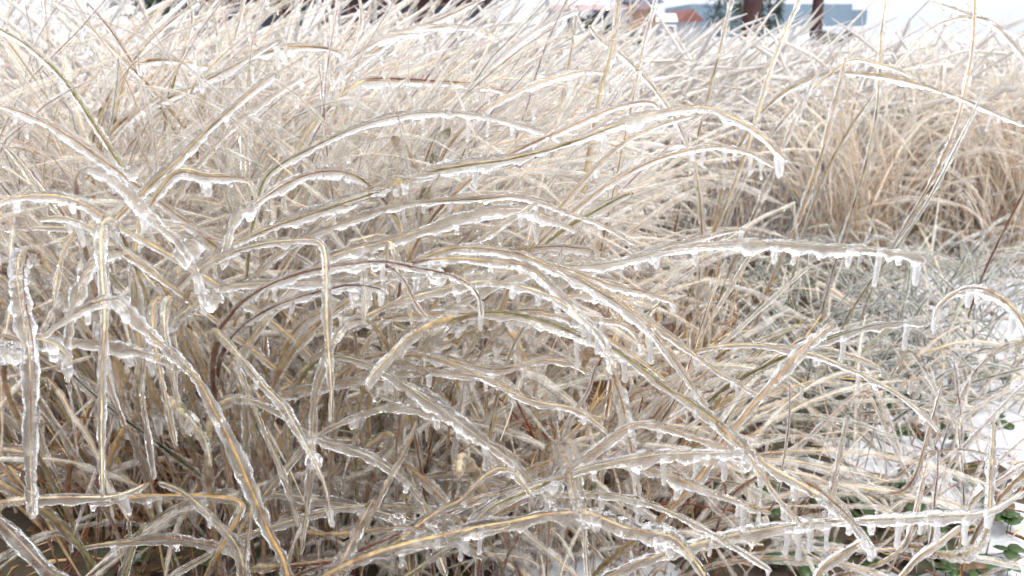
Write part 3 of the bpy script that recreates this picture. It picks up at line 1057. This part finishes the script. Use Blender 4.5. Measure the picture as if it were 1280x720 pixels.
HG = 'large iced blades arching through the thicket'
HERO = [
 # upper left
 ([(147,200),(117,153),(83,103),(43,63),(0,37),(-30,22)], .72, 13, 'olive', 1, 'straight blade slanting up to the left edge, green lower core, top left'),
 ([(150,216),(100,180),(50,150),(0,132),(-30,124)], .68, 14, 'tan', 2, 'iced blade running to left edge just below the green-cored one'),
 ([(132,370),(132,307),(143,277),(180,240),(227,197),(260,163),(320,110),(345,92)], .62, 13, 'straw', 2, 'tall curved blade rising from left then leaning far right, upper left'),
 ([(170,380),(170,307),(180,270),(200,240),(222,215),(260,221),(300,222),(316,230),(321,262)], .58, 15, 'straw', 4, 'hooked blade with flat iced top and drooping tip, left centre'),
 ([(158,92),(165,82),(200,75),(247,80),(277,90),(290,100)], .95, 11, 'cream', 2, 'short pale arch below the dark pole'),
 ([(155,92),(180,60),(205,35),(233,13),(250,0)], 1.0, 10, 'cream', 0, 'straight pale blade pointing up towards the evergreen tree'),
 ([(157,77),(130,50),(100,25),(67,0),(40,-20)], .9, 11, 'cream', 0, 'pale blade leaning up-left to the top edge left of the pole'),
 ([(160,70),(140,40),(120,16),(108,4)], .95, 10, 'tan', 0, 'short blade leaning left beneath the frosted tree'),
 ([(187,133),(235,112),(280,90),(320,67),(350,50)], .85, 11, 'cream', 1, 'pale blade climbing right below the evergreen tree'),
 ([(70,265),(40,225),(18,195),(-10,170)], .7, 10, 'olive', 0, 'thin olive blade leaning left at the left edge'),
 ([(262,190),(300,150),(345,118),(380,95)], .75, 10, 'straw', 1, 'straw blade slanting up right above the hooked blade'),
 ([(290,60),(300,25),(308,-15)], 1.0, 9, 'cream', 0, 'upright pale stem in front of brick wall left end'),
 ([(225,75),(240,30),(236,0),(228,-20)], 1.0, 9, 'cream', 0, 'upright pale stem beside the evergreen tree'),
 # upper centre
 ([(318,270),(333,220),(387,187),(453,157),(520,142),(587,143),(640,153),(673,163),(705,177)], .66, 11, 'olive', [(527,24),(553,18),(588,30),(610,22),(640,12)], 'long slim arch with green base and drips, upper centre'),
 ([(323,68),(363,60),(403,60),(430,68)], .95, 12, 'cream', 2, 'flat pale arch under the brick building left half'),
 ([(440,110),(460,101),(537,103),(603,108),(640,118)], .82, 12, 'cream', 5, 'flat drip-lined blade above the long slim arch'),
 ([(320,292),(357,277),(420,257),(477,237),(527,217),(573,207),(640,198),(707,180),(773,155),(827,141),(880,134),(910,146),(947,165),(985,203)], .60, 14, 'straw', 5, 'long straw blade crossing the upper centre and bending down at right'),
 ([(660,182),(693,167),(740,146),(773,133),(815,127),(824,138)], .64, 11, 'tan', 2, 'shorter blade lying along top of the long straw blade'),
 ([(740,215),(753,202),(787,174),(830,155),(868,144)], .62, 10, 'straw', 2, 'blade joining the long straw blade from beneath near its bend'),
 ([(745,242),(773,223),(827,197),(893,183),(940,192),(970,210)], .72, 9, 'tan', [(868,12),(880,20),(905,16),(920,12),(935,22),(951,24)], 'low arch with evenly spaced drips under the bent straw blade'),
 ([(743,160),(752,110),(763,73),(770,30),(775,-15)], .85, 13, 'cream', 0, 'thick glassy upright stem before the white house'),
 ([(790,130),(797,95),(803,63),(812,30),(822,-10)], .88, 11, 'gold', 0, 'straw-coloured upright stem before the brown wall'),
 ([(705,110),(713,70),(717,45),(722,5)], .95, 9, 'cream', 0, 'thin glassy stem left of the dark shrub'),
 ([(795,85),(775,66),(752,52),(738,34),(736,32)], .9, 11, 'cream', 0, 'knobbed stem with rounded ice tip before dark shrub'),
 ([(640,60),(670,38),(700,22),(725,12)], .8, 11, 'tan', 1, 'thick slanting blade left of the white house'),
 ([(670,105),(700,95),(735,88),(755,92)], .75, 11, 'straw', 2, 'short flat blade under the white house'),
 ([(400,140),(440,60),(452,25),(448,-10)], .95, 9, 'cream', 0, 'upright stem crossing the middle of brick building'),
 ([(455,75),(500,45),(560,20),(610,-5)], .95, 11, 'cream', 1, 'pale blade slanting over right end of brick building'),
 ([(520,38),(560,33),(600,38),(625,52)], .9, 12, 'cream', 3, 'flat pale arch under right end of brick building'),
 ([(405,150),(402,110),(398,75)], .8, 8, 'red', 0, 'short reddish stem above the long slim arch'),
 # upper right
 ([(1025,200),(1031,180),(1041,140),(1050,105),(1057,72)], .95, 11, 'gold', 0, 'upright golden stem with swollen tip below the blue offices'),
 ([(985,170),(993,150),(1010,115),(1020,97),(1027,82)], .98, 10, 'tan', 0, 'tan stem leaning right left of the golden stem'),
 ([(945,150),(960,97),(970,70),(980,43),(1000,0),(1005,-15)], .95, 9, 'cream', 0, 'white iced stem rising between the two pine trunks'),
 ([(1205,120),(1213,80),(1217,43),(1218,3),(1218,-15)], 1.05, 8, 'gold', 0, 'straw post-like stem against the sky, top right'),
 ([(1270,60),(1240,30),(1210,18),(1165,2)], 1.1, 8, 'tan', 0, 'thin stem crossing the sky leftwards, top right'),
 ([(1040,90),(1063,74),(1090,78),(1113,84),(1140,95)], 1.0, 8, 'cream', 2, 'white horizontal blade below the office block right end'),
 ([(1085,92),(1123,98),(1187,117),(1257,147),(1290,160)], 1.0, 9, 'cream', 3, 'long white blade sloping down to the right edge'),
 ([(1180,215),(1200,175),(1218,140),(1232,105)], .95, 5, 'olive', 0, 'slim grey-green stem leaning right, upper right'),
 ([(1140,60),(1165,35),(1200,22),(1235,25),(1255,38)], 1.1, 8, 'cream', 1, 'white bowed stem against the sky, top right'),
 ([(1100,90),(1102,40),(1108,0),(1110,-15)], 1.05, 9, 'cream', 0, 'pale upright stem at right end of the office block'),
 ([(905,40),(912,10),(920,-15)], 1.05, 8, 'cream', 0, 'pale stem left of the thick pine trunk'),
 # left middle
 ([(160,290),(137,277),(123,267),(93,250),(50,244),(8,250),(-20,262)], .54, 16, 'straw', 5, 'thick iced arch reaching the left edge with one fat icicle'),
 ([(150,310),(127,293),(103,280),(73,271),(48,275)], .55, 13, 'straw', 4, 'second arch just under the thick left-edge arch'),
 ([(362,735),(353,697),(338,672),(320,628),(290,557),(267,513),(247,475),(213,440),(177,407),(150,380),(143,373),(110,383),(77,403),(50,422)], .48, 20, 'gold', 3, 'big sharply folded blade with yellow core, lower left'),
 ([(322,252),(308,263),(293,276),(284,305),(278,338)], .53, 15, 'cream', 0, 'bent clear candle-like ice finger, left centre'),
 ([(175,258),(195,279),(225,303),(248,345),(256,385)], .52, 20, 'pink', 3, 'fat frosted ice lump hanging beside the horizontal blade'),
 ([(128,350),(131,395),(128,470),(127,550),(128,622)], .49, 16, 'cream', 0, 'long straight hanging blade in thick ice, second from left edge'),
 ([(30,400),(37,440),(38,500),(38,560),(41,650)], .46, 22, 'cream', 0, 'thickest hanging ice column at the left edge'),
 ([(40,415),(30,403),(12,380),(0,363),(-12,345)], .5, 9, 'green', 0, 'bare dark green blade at the left edge'),
 ([(115,430),(137,433),(167,437),(213,453),(228,462)], .5, 15, 'tan', 3, 'stubby horizontal blade just under the fold of yellow-cored blade'),
 ([(82,310),(77,323),(71,352),(67,385)], .56, 10, 'straw', 0, 'short hanging blade under the second arch'),
 ([(92,385),(87,407),(85,440),(83,478)], .52, 14, 'straw', 0, 'clear hanging blade left of the long hanging one'),
 ([(0,440),(30,428),(55,425),(80,440),(88,460)], .5, 22, 'cream', 2, 'cloudy ice mass draping over the left-edge column'),
 ([(178,470),(177,490),(185,545),(193,600)], .51, 11, 'brown', 0, 'brown-cored hanging blade right of the long hanging one'),
 ([(198,455),(203,480),(212,520),(220,560)], .52, 12, 'straw', 0, 'hanging clear blade, tip beside the yellow-cored blade'),
 ([(212,455),(217,480),(226,515),(231,547)], .5, 14, 'cream', 0, 'bulb-ended icy blade touching the yellow-cored blade'),
 ([(240,530),(252,545),(260,562),(263,582)], .5, 14, 'cream', 0, 'short drip-shaped blade tip left of the olive stump'),
 ([(135,470),(140,490),(150,515),(157,535)], .52, 12, 'brown', 0, 'short brown hanging tip right beside long hanging blade'),
 ([(300,640),(300,627),(233,620),(167,623),(110,629)], .52, 10, 'straw', 5, 'thin horizontal blade near the ground, lower left'),
 ([(110,622),(150,620),(187,603)], .5, 14, 'cream', 1, 'clear stub of ice lying on the thin horizontal blade'),
 ([(308,735),(300,690),(277,660),(247,630),(220,610),(197,603)], .5, 13, 'cream', 1, 'curved blade rising to left beneath yellow-cored blade'),
 ([(305,715),(287,686),(253,680),(213,673),(160,677),(103,684)], .53, 13, 'straw', 3, 'low flat blade near the bottom left'),
 ([(153,725),(160,700),(167,680),(183,652)], .55, 13, 'olive', 0, 'short olive stub at the bottom left'),
 ([(306,580),(308,545),(305,498)], .52, 17, 'olive', 0, 'thick olive stump right of the yellow-cored blade'),
 ([(310,735),(308,700),(313,655),(316,630)], .5, 12, 'cream', 0, 'beaded upright stem at bottom beside yellow-cored blade'),
 ([(95,735),(62,716),(30,682),(0,652),(-15,640)], .47, 34, 'pink', 0, 'fat frosted ice clump in the bottom left corner'),
 # centre
 ([(392,300),(403,303),(408,330),(408,380),(411,440),(414,480),(414,528)], .5, 13, 'cream', 0, 'long vertical ice spear crossing the horizontal blade'),
 ([(255,372),(277,360),(330,354),(403,353),(487,346),(535,343)], .52, 13, 'cream', 9, 'horizontal drip-fringed blade behind the ice spear'),
 ([(395,335),(417,320),(480,303),(533,287),(587,270),(640,262),(673,268),(722,290)], .56, 14, 'straw', 6, 'arched blade rising right from the ice spear, centre'),
 ([(430,278),(507,255),(607,247),(640,244),(673,252),(720,270),(750,280),(795,306)], .60, 11, 'tan', 5, 'slim blade arching above the centre fan, tip near the long drip-lined blade'),
 ([(545,335),(567,317),(600,300),(640,273),(672,254)], .55, 13, 'straw', 2, 'thick straight blade slanting up right in the centre fan'),
 ([(440,330),(480,327),(520,335),(560,343),(587,356),(600,373),(602,398)], .51, 15, 'brown', 4, 'brown-streaked blade whose tip hooks straight down, centre'),
 ([(400,365),(437,357),(470,360),(485,368)], .51, 16, 'red', 4, 'short red-streaked blade right of the ice spear'),
 ([(495,340),(507,353),(520,380),(535,400)], .51, 11, 'brown', 0, 'brown drooping tip under the centre fan'),
 ([(455,350),(456,370),(455,405)], .5, 11, 'cream', 0, 'stout icicle-like blade tip right of the ice spear'),
 ([(505,355),(512,385),(520,428)], .52, 10, 'cream', 0, 'clear drooping tip beneath the brown-streaked blade'),
 ([(560,360),(603,352),(640,356),(680,367),(707,383),(737,407),(757,430),(765,470)], .52, 14, 'cream', 9, 'drip-fringed blade curving down from the centre to the right'),
 ([(480,350),(560,312),(640,316),(683,332),(723,350),(773,380),(800,400),(827,430),(856,470),(885,510)], .54, 15, 'straw', 6, 'main long arc sweeping from centre down to the right'),
 ([(600,325),(657,333),(683,353),(720,387),(750,420),(768,450)], .53, 12, 'straw', 4, 'blade parallel beneath the main long arc'),
 ([(700,410),(770,440),(827,482),(873,511),(923,553),(960,583),(1003,607),(1053,643),(1095,695)], .51, 15, 'cream', 5, 'long blade descending to the bottom right below the main arc'),
 ([(640,350),(690,335),(760,330),(807,320),(857,310),(940,304),(1027,309),(1093,313),(1140,320),(1158,328)], .55, 13, 'cream', [(800,12),(820,14),(868,18),(905,9),(970,20),(997,18),(1030,8),(1060,20),(1101,42),(1125,10),(1148,26)], 'long level blade with scalloped drips pointing right, centre right'),
 ([(770,330),(807,318),(857,303),(907,290),(932,287)], .58, 11, 'tan', 2, 'shorter blade lying above the long level blade'),
 ([(720,340),(760,355),(797,363),(840,377),(848,390)], .54, 13, 'straw', 4, 'short blade drooping under the long level blade'),
 ([(745,415),(773,432),(800,450),(832,475)], .54, 9, 'gold', 1, 'orange-cored short blade below the main arc'),
 ([(800,395),(837,420),(873,447),(907,470),(960,500)], .56, 11, 'straw', 3, 'blade running down right beside the main arc lower half'),
 ([(560,392),(640,393),(673,392),(707,397),(730,400)], .54, 13, 'gold', 5, 'flat yellow-cored blade under the centre fan'),
 ([(715,398),(750,400),(783,406),(803,432)], .55, 12, 'straw', 3, 'short arch at the right end of the flat yellow-cored blade'),
 ([(868,440),(877,410),(890,370),(907,325)], .68, 7, 'cream', 0, 'thin straight stem crossing under the long level blade'),
 ([(872,440),(883,410),(910,365),(942,312)], .68, 8, 'straw', 0, 'second thin straight stem leaning right under the long level blade'),
 ([(890,575),(920,533),(965,480),(1003,437),(1043,404)], .56, 17, 'tan', 0, 'thick blunt iced stalk pointing up right, right of centre'),
 ([(890,440),(930,405),(960,378),(1012,332)], .62, 9, 'straw', 1, 'slanting stem meeting the long level blade from below'),
 ([(1295,430),(1270,390),(1247,370),(1220,360),(1193,366),(1173,383),(1166,404)], .6, 14, 'straw', 5, 'hooped blade at the right edge bending left'),
 ([(985,436),(1017,443),(1053,457),(1100,479),(1140,505),(1175,540)], .6, 12, 'cream', 6, 'blade sloping down right with drips over the clover'),
 ([(1010,435),(1040,423),(1093,407),(1160,402)], .66, 12, 'olive', 2, 'grey flat blade left of the hooped blade'),
 # lower centre
 ([(315,465),(327,480),(353,507),(373,540),(390,572),(408,612),(414,655)], .5, 13, 'cream', 2, 'beaded blade crossing down from the yellow-cored blade'),
 ([(400,470),(393,497),(391,540),(389,580),(383,640),(376,695)], .49, 13, 'straw', 0, 'rough beaded hanging stem left of the lower centre tangle'),
 ([(318,510),(330,540),(347,577),(360,613),(374,660)], .51, 10, 'cream', 0, 'knotted hanging blade beside the rough beaded stem'),
 ([(380,560),(397,543),(430,527),(470,511),(507,510),(537,519),(575,531)], .54, 13, 'straw', 4, 'low olive-straw arch in the lower centre'),
 ([(370,530),(400,550),(453,567),(493,590),(523,620),(550,650),(580,680)], .5, 13, 'cream', 3, 'blade running diagonally down right across lower centre'),
 ([(440,700),(460,653),(487,600),(510,557),(521,525)], .5, 9, 'gold', 0, 'bare golden stem leaning right across the lower centre'),
 ([(415,735),(427,707),(450,657),(468,622)], .51, 20, 'tan', 0, 'wide tan blade leaning right at the bottom'),
 ([(500,478),(533,500),(567,523),(607,553),(640,578),(673,610),(703,636)], .5, 16, 'cream', 4, 'thick blade descending right to the lower middle'),
 ([(520,660),(547,640),(580,623),(603,597),(627,584),(645,592),(665,622)], .5, 12, 'straw', 2, 'small hooped blade in the lower middle'),
 ([(500,668),(547,648),(587,630),(640,610),(680,598)], .52, 12, 'olive', 2, 'olive-cored blade rising right beneath the small hoop'),
 ([(430,667),(457,663),(507,660),(550,664)], .51, 10, 'gold', 2, 'short horizontal golden blade near the bottom'),
 ([(420,700),(490,690),(560,672),(640,655)], .5, 12, 'straw', 2, 'long low blade along the bottom middle'),
 ([(590,655),(620,630),(683,603),(740,584),(807,571),(873,567),(935,567)], .48, 14, 'cream', [(690,12),(740,14),(793,26),(825,38),(870,22),(886,14),(903,32)], 'level blade with four fat icicles, lower centre right'),
 ([(770,545),(793,530),(827,533),(873,549),(910,562)], .5, 13, 'tan', 3, 'blade dropping onto the icicle-lined level blade from left'),
 ([(800,585),(833,593),(873,610),(923,627),(965,642)], .52, 13, 'gold', 3, 'orange-tinged blade running right below the icicle-lined blade'),
 ([(740,618),(770,620),(813,630),(853,647),(907,677),(965,714)], .5, 12, 'cream', 4, 'thin-cored blade descending to the bottom right of centre'),
 ([(740,735),(780,710),(840,690),(900,673),(957,662),(1027,653),(1093,650),(1173,645),(1237,640),(1285,612)], .5, 14, 'cream', [(985,38),(997,45),(1010,36),(1035,34),(1060,14),(1095,14),(1123,34),(1150,18),(1172,28),(1208,32),(1238,18)], 'long bottom blade fringed with icicles above the clover'),
 ([(560,668),(600,660),(640,653),(690,643),(737,643),(773,657),(813,667),(842,672),(868,702),(890,735)], .47, 20, 'straw', 4, 'thick cloudy iced stalk arching along the bottom centre'),
 ([(728,640),(731,670),(735,735)], .48, 15, 'cream', 0, 'stout hanging column under the cloudy stalk'),
 ([(708,585),(714,605),(724,640)], .49, 18, 'tan', 0, 'short cloudy hanging piece above the cloudy stalk'),
 ([(930,565),(950,590),(980,632),(1006,660)], .5, 14, 'tan', 1, 'wide straw blade joining the long bottom blade from above'),
 ([(1055,640),(1067,653),(1080,670),(1095,690)], .49, 15, 'tan', 2, 'blunt blade tip folding over the long bottom blade'),
 ([(1015,735),(1027,710),(1055,690),(1085,674)], .5, 18, 'straw', 0, 'thick stub leaning right at bottom below the fringed blade'),
 ([(1110,740),(1127,720),(1147,697),(1177,677),(1202,657)], .52, 11, 'gold', 0, 'orange-tipped stem slanting up right over bottom snow'),
 ([(1236,640),(1238,600),(1240,560),(1241,527)], .56, 13, 'cream', 0, 'cream upright iced stem by the right edge'),
 ([(976,600),(980,573),(986,530),(987,480)], .7, 7, 'brown', 0, 'thin upright stem with a dark seed tip, right of centre'),
 ([(1036,640),(1040,613),(1050,565),(1060,518)], .68, 9, 'pink', 0, 'pinkish upright stem above the long bottom blade'),
 ([(1150,580),(1157,553),(1168,515),(1178,478)], .7, 9, 'tan', 0, 'leaning tan stem over the snow, right'),
 ([(1143,650),(1148,625),(1155,595),(1162,565)], .66, 9, 'straw', 0, 'stubby straw stem between clover patches, right'),
 ([(1166,660),(1168,625),(1172,590),(1172,560)], .7, 6, 'red', 0, 'thin reddish stem beside stubby straw stem'),
 ([(700,560),(715,520),(735,490),(745,455)], .55, 10, 'red', 0, 'reddish stem standing under the main arc'),
 ([(600,470),(660,500),(720,512),(760,540)], .53, 11, 'straw', 3, 'blade running right above the dark hollow, lower centre'),
 ([(420,480),(480,470),(540,465),(600,472),(650,490)], .55, 12, 'gold', 4, 'yellowish flat arch across the middle below the spear tip'),
 ([(560,450),(620,462),(680,450),(720,455)], .57, 11, 'straw', 3, 'flat straw blade under the yellow-cored blade'),
]

rnd = random.Random(3)
for pts, d, wpx, colr, nic, label in HERO:
    dd = d + rnd.uniform(-.012, .012)
    drift = rnd.uniform(-.02, .05)
    m = len(pts)
    ctrl = [at(x, y, dd - drift * (k / (m - 1)) + rnd.uniform(-.002, .002)) for k, (x, y) in enumerate(pts)]
    path = catmull(ctrl, 10)
    pre = root_prefix(path[0], path[min(6, len(path) - 1)], 0.15 + rnd.uniform(-.03, .08))
    full = np.vstack([pre, path])
    r_ice = min(wpx * 0.82, 18) * 0.5 * dd / FPX * rnd.uniform(.85, 1.12)
    core = {True: 0.24, False: 0.34}[wpx > 17] * rnd.uniform(.8, 1.25)
    if d > 0.8: core *= 1.5
    P0 = len(pre)
    L0 = np.sum(np.linalg.norm(np.diff(full[:P0 + 1], axis=0), axis=1))
    L1 = np.sum(np.linalg.norm(np.diff(full, axis=0), axis=1))
    ic = []
    if isinstance(nic, list):
        qx, qy, _ = project(full[P0:])
        cum = np.concatenate([[0], np.cumsum(np.linalg.norm(np.diff(full[P0:], axis=0), axis=1))])
        for x_, ln_ in nic:
            ic.append((L0 + cum[int(np.argmin(np.abs(qx - x_)))], ln_ * dd / FPX))
    elif nic:
        for k in range(nic):
            ic.append((L0 + (L1 - L0) * min(.98, max(.05, (k + rnd.uniform(-.3, 1.4)) / nic)), r_ice * rnd.choice([1.8, 2.2, 2.8, 3.4, 4.4, 6.0]) * (0.8 if wpx > 17 else 1)))
    iced_blade('grass_stalk', full, r_ice, colr, label, HG, step=.0030 if d < .7 else .0045, nseg=9 if d < .7 else 7, core=core,
               icicles=ic, bead=.2 if nic else .24, drips=1.6 if isinstance(nic, list) else 1.2, rs=rnd)

# ------------------------------------------------------------------ further single blades, placed by rule
zones = {
    'a': ('iced stalk bowing out at the left edge', 'thin stalks of the left edge'),
    'b': ('iced stalk bowing through the left thicket', 'thin stalks of the left thicket'),
    'c': ('iced stalk bowing through the centre thicket', 'thin stalks of the centre'),
    'd': ('short iced stalk in the lower tangle', 'thin stalks of the lower tangle'),
    'e': ('iced stalk over the snow at the right', 'thin stalks over the snow'),
}
CORE_WORD = {'straw': 'straw-yellow', 'tan': 'tan', 'cream': 'cream', 'brown': 'brown', 'olive': 'olive', 'gold': 'golden', 'pink': 'pinkish', 'red': 'reddish'}
made = 0
rnd = random.Random(21)
for k in range(200):
    if k < 165:
        y = rnd.uniform(.66, 1.0)
        x = y * rnd.uniform(-.60, .22)
        px = 640 + FPX * x / y
        az = (math.pi + rnd.gauss(0, .5)) if (px < 200 and rnd.random() < .6) else rnd.gauss(-.25, .75)
        L = rnd.uniform(.30, .58)
        a0, a1 = R(rnd.uniform(3, 28)), R(rnd.uniform(60, 140))
        rr = rnd.uniform(.0026, .0046)
        z = 'a' if px < 120 else ('b' if px < 420 else 'c')
        if L < .36: z = 'd'
        cl = rnd.choice(['straw', 'straw', 'tan', 'cream', 'cream', 'olive', 'gold'])
    else:
        y = rnd.uniform(.72, 1.05)
        x = y * rnd.uniform(.12, .58)
        az = rnd.uniform(0, 6.28)
        L = rnd.uniform(.15, .34)
        a0, a1 = R(rnd.uniform(0, 40)), R(rnd.uniform(30, 120))
        rr = rnd.uniform(.0016, .0030)
        z = 'e'
        cl = rnd.choice(['straw', 'tan', 'pink', 'cream', 'gold', 'olive'])
    n1 = lambda v: np.array([v])
    P = stem_paths(np.array([[x, y]]), n1(az), n1(L), n1(a0), n1(a1), n1(rnd.uniform(1, 2.2)), 40, .03)[0]
    if (np.linalg.norm(P - CAM, axis=1)).min() < .40: continue
    qx, qy, qd = project(P)
    if k < 165 and (np.any((qx > 800) & (qy < 640)) or qy.min() < 70): continue
    if k >= 165 and qy.min() < 400: continue
    if np.any((qx > 560) & (qx < 1160) & (qy > 285) & (qy < 350) & (qd < .6)): continue
    lab, grp = zones[z]
    nic = rnd.choice([0, 1, 2, 3, 4])
    size = 'slender' if rr < (.0028 if z != 'e' else .0021) else ('mid-sized' if rr < (.0035 if z != 'e' else .0026) else 'stout')
    lab = size + ' ' + CORE_WORD[cl] + ' ' + lab + (' without icicles' if nic == 0 else ' with %s icicle%s' % (('one', 'two', 'three', 'four')[nic - 1], '' if nic == 1 else 's'))
    iced_blade('grass_stalk', P, rr, cl, lab, grp, step=.0045, nseg=7, core=.4, n_icicle=nic, rs=rnd)


# ------------------------------------------------------------------ clover
CLOVER = mat_plain('clover_leaf', (0.036, 0.068, 0.016), 0.4, 0.4, 60, 0.5)
CLOVER_R = mat_plain('clover_leaf_reddish', (0.10, 0.06, 0.025), 0.5, 0.5, 60, 0.5)


def leaflet(mat):
    out = []
    for k in range(9):
        a = math.pi * (k / 8) * 2 - math.pi
        rr = 0.5 * (1 - 0.16 * math.exp(-((abs(a)) / .35) ** 2))
        out.append((0.5 + rr * math.cos(a) * 1.0, rr * .95 * math.sin(a), 0.10 * abs(math.sin(a)) - .06 * (math.cos(a))))
    out = out[:-1]
    V = [(0.5, 0, -.05)] + out + [(0.5, 0, -.09)] + [(x, y, z - .03) for x, y, z in out]
    n = len(out)
    Q = []
    for k in range(n):
        k2 = (k + 1) % n
        Q.append((0, 1 + k, 1 + k2))
        Q.append((n + 1, n + 2 + k2, n + 2 + k))
        Q.append((1 + k, n + 2 + k, n + 2 + k2))
        Q.append((1 + k, n + 2 + k2, 1 + k2))
    return np_mesh('leaf', np.array(V), np.array(Q), [mat], tris=True)


LF, LFR = leaflet(CLOVER), leaflet(CLOVER_R)
stalk = mb()
for k in range(5):
    a = k / 5 * 6.28
    stalk['v'] += [(.04 * math.cos(a), .04 * math.sin(a), 0), (.03 * math.cos(a), .03 * math.sin(a), 1)]
stalk['f'] = [(2 * k, 2 * ((k + 1) % 5), 2 * ((k + 1) % 5) + 1, 2 * k + 1) for k in range(5)]
SPOTS = [(1198, 477, 1.0), (1145, 533, .9), (1190, 505, .7), (1100, 492, .9), (1090, 470, .8), (1112, 505, .7), (1132, 592, .9), (1075, 630, 1.2), (1090, 640, 1.2), (1105, 622, 1.1),
         (1122, 618, 1.0), (1070, 645, 1.0), (1240, 702, 1.2), (1222, 712, 1.1), (1195, 705, 1.1), (1178, 690, 1.0), (1160, 668, 1.0), (1262, 690, 1.0), (1205, 655, .9),
         (920, 607, 1.0), (905, 592, .9), (950, 615, .9), (682, 575, 1.0), (665, 565, .9), (735, 527, .9), (748, 535, .8), (965, 392, .8), (985, 400, .8), (1002, 388, .8),
         (1010, 490, .8), (990, 575, .7), (860, 380, .8), (115, 645, .9), (125, 652, .9), (110, 680, 1.0), (150, 692, 1.0), (62, 668, .9), (265, 695, .9), (350, 590, .8), (430, 670, 1.0),
         (410, 660, .9), (520, 690, 1.0), (500, 600, .8), (560, 580, .8), (1170, 460, .7), (1230, 470, .8), (1250, 520, .7), (1060, 470, .7), (890, 640, .9), (700, 590, .9),
         (1015, 640, .9), (1140, 640, 1.0), (1030, 470, .7), (1255, 640, 1.0)]
crng = random.Random(77)
for _ in range(110):
    qy = crng.choice([crng.uniform(375, 560), crng.uniform(585, 719)])
    SPOTS.append((crng.uniform(850 if qy < 560 else 900, 1275), qy, crng.uniform(.7, 1.15)))
for _ in range(45):
    SPOTS.append((crng.uniform(20, 880), crng.uniform(540, 718), crng.uniform(.9, 1.2)))
CG = 'clover plants in the snow'
rnd = random.Random(5)
for px, py, sc in SPOTS:
    p = ground_at(px, py, .012)
    zs = max(0.0, float(snow_height(np.array(p[0]), np.array(p[1]))))
    h = zs + rnd.uniform(.006, .016)
    p = ground_at(px, py, h)
    t = empty('clover_plant', (p[0], p[1], 0))
    if px > 850:
        lab = 'green clover on the right, above the fringed blade' if py < 600 else 'dark green clover by the fringed bottom blade'
        if py < 410: lab = 'green clover glimpsed beneath the long level blade'
        grp = CG + (' upper right' if py < 410 else (' right' if py < 600 else ' lower right'))
    elif px > 400:
        lab, grp = 'dark green clover glimpsed through the lower centre tangle', CG + ' centre'
    else:
        lab, grp = 'dark green clover on the snow at the bottom left', CG + ' left'
    red = rnd.random() < .22
    size = 'tiny ' if sc < .82 else ('' if sc < 1.0 else 'large ')
    if red: lab = lab.replace('dark green', 'reddish green').replace('green clover', 'reddish clover').replace('reddish reddish', 'reddish')
    if px > 850:
        lab += (', under the blunt stalk' if px < 960 else ', left of the pinkish stem' if px < 1045 else ', below the stubby straw stem' if px < 1150 else ', near the leaning tan stem' if px < 1225 else ', at the right edge')
    tag(t, size + lab, 'clover', grp)
    s = build(stalk, 'stalk', CLOVER, t)
    s.scale = (.014, .014, h)
    a0 = rnd.uniform(0, 6.28)
    for k in range(3):
        o = link('leaf', LFR if red else LF, t, (0, 0, h))
        q = .0145 * sc * rnd.uniform(.85, 1.15)
        o.scale = (q, q, q)
        o.rotation_euler = (rnd.uniform(-.3, .3), rnd.uniform(-.35, .25), a0 + k * 2.094 + rnd.uniform(-.2, .2))

KNOTS = [(930, 572, .485, 13, 'bright clear ice knot at the right end of the icicle-lined level blade'), (472, 326, .505, 10, 'glassy ice knot on the brown-streaked centre blade'),
         (452, 372, .5, 11, 'ice knot right of the ice spear under the horizontal blade'), (236, 312, .515, 15, 'largest frosted ice knot beside the horizontal blade, left centre'),
         (262, 372, .515, 12, 'ice knot at the left end of the horizontal drip-fringed blade'), (690, 612, .49, 12, 'ice knot where thick descending blade meets the level blade'),
         (392, 575, .49, 9, 'small ice knot on the rough beaded hanging stem'), (310, 263, .53, 9, 'rounded ice knot topping the candle-like finger'),
         (1003, 656, .495, 10, 'ice knot where the wide straw blade meets the bottom blade'), (497, 650, .5, 9, 'small ice knot over the bottom centre tangle'),
         (16, 440, .475, 13, 'cloudy ice knot at the left edge above the ice column'), (150, 376, .485, 10, 'ice knot at the fold of the yellow-cored blade'),
         (545, 345, .51, 9, 'ice knot in the heart of the centre fan'), (610, 345, .52, 8, 'smaller ice knot right of the centre fan heart'),
         (735, 645, .475, 12, 'cloudy ice knot above the stout hanging column'), (165, 215, .6, 8, 'ice knot where two upper left blades cross')]
for kx, (px, py, d, rpx, lab) in enumerate(KNOTS):
    bmk = bmesh.new()
    bmesh.ops.create_icosphere(bmk, subdivisions=3, radius=1)
    g = random.Random(kx + 40)
    ph = [g.uniform(0, 6.28) for _ in range(9)]
    for v in bmk.verts:
        c = v.co
        f = 1 + .22 * math.sin(3.1 * c.x + ph[0]) * math.sin(2.7 * c.y + ph[1]) + .16 * math.sin(5.3 * c.z + ph[2]) * math.sin(4.7 * c.x + ph[3]) + .09 * math.sin(9 * c.y + ph[4]) * math.sin(8 * c.z + ph[5])
        drop = max(0, -c.z) ** 2 * (.5 + .5 * math.sin(4 * c.x + ph[6]))
        v.co = Vector((c.x * f * 1.15, c.y * f * .8, c.z * f - .6 * drop)) * (rpx * d / FPX)
    me = bpy.data.meshes.new('ice_knot')
    bmk.to_mesh(me)
    bmk.free()
    for p in me.polygons: p.use_smooth = True
    me.materials.append(ICE)
    tag(link('ice_knot', me, None, at(px, py, d)), lab, 'ice', 'ice knots where blades freeze together')

tot = sum(len(o.data.polygons) * 2 for o in scene.objects if o.type == 'MESH')
print('tris about', tot, 'objects', len(scene.objects))
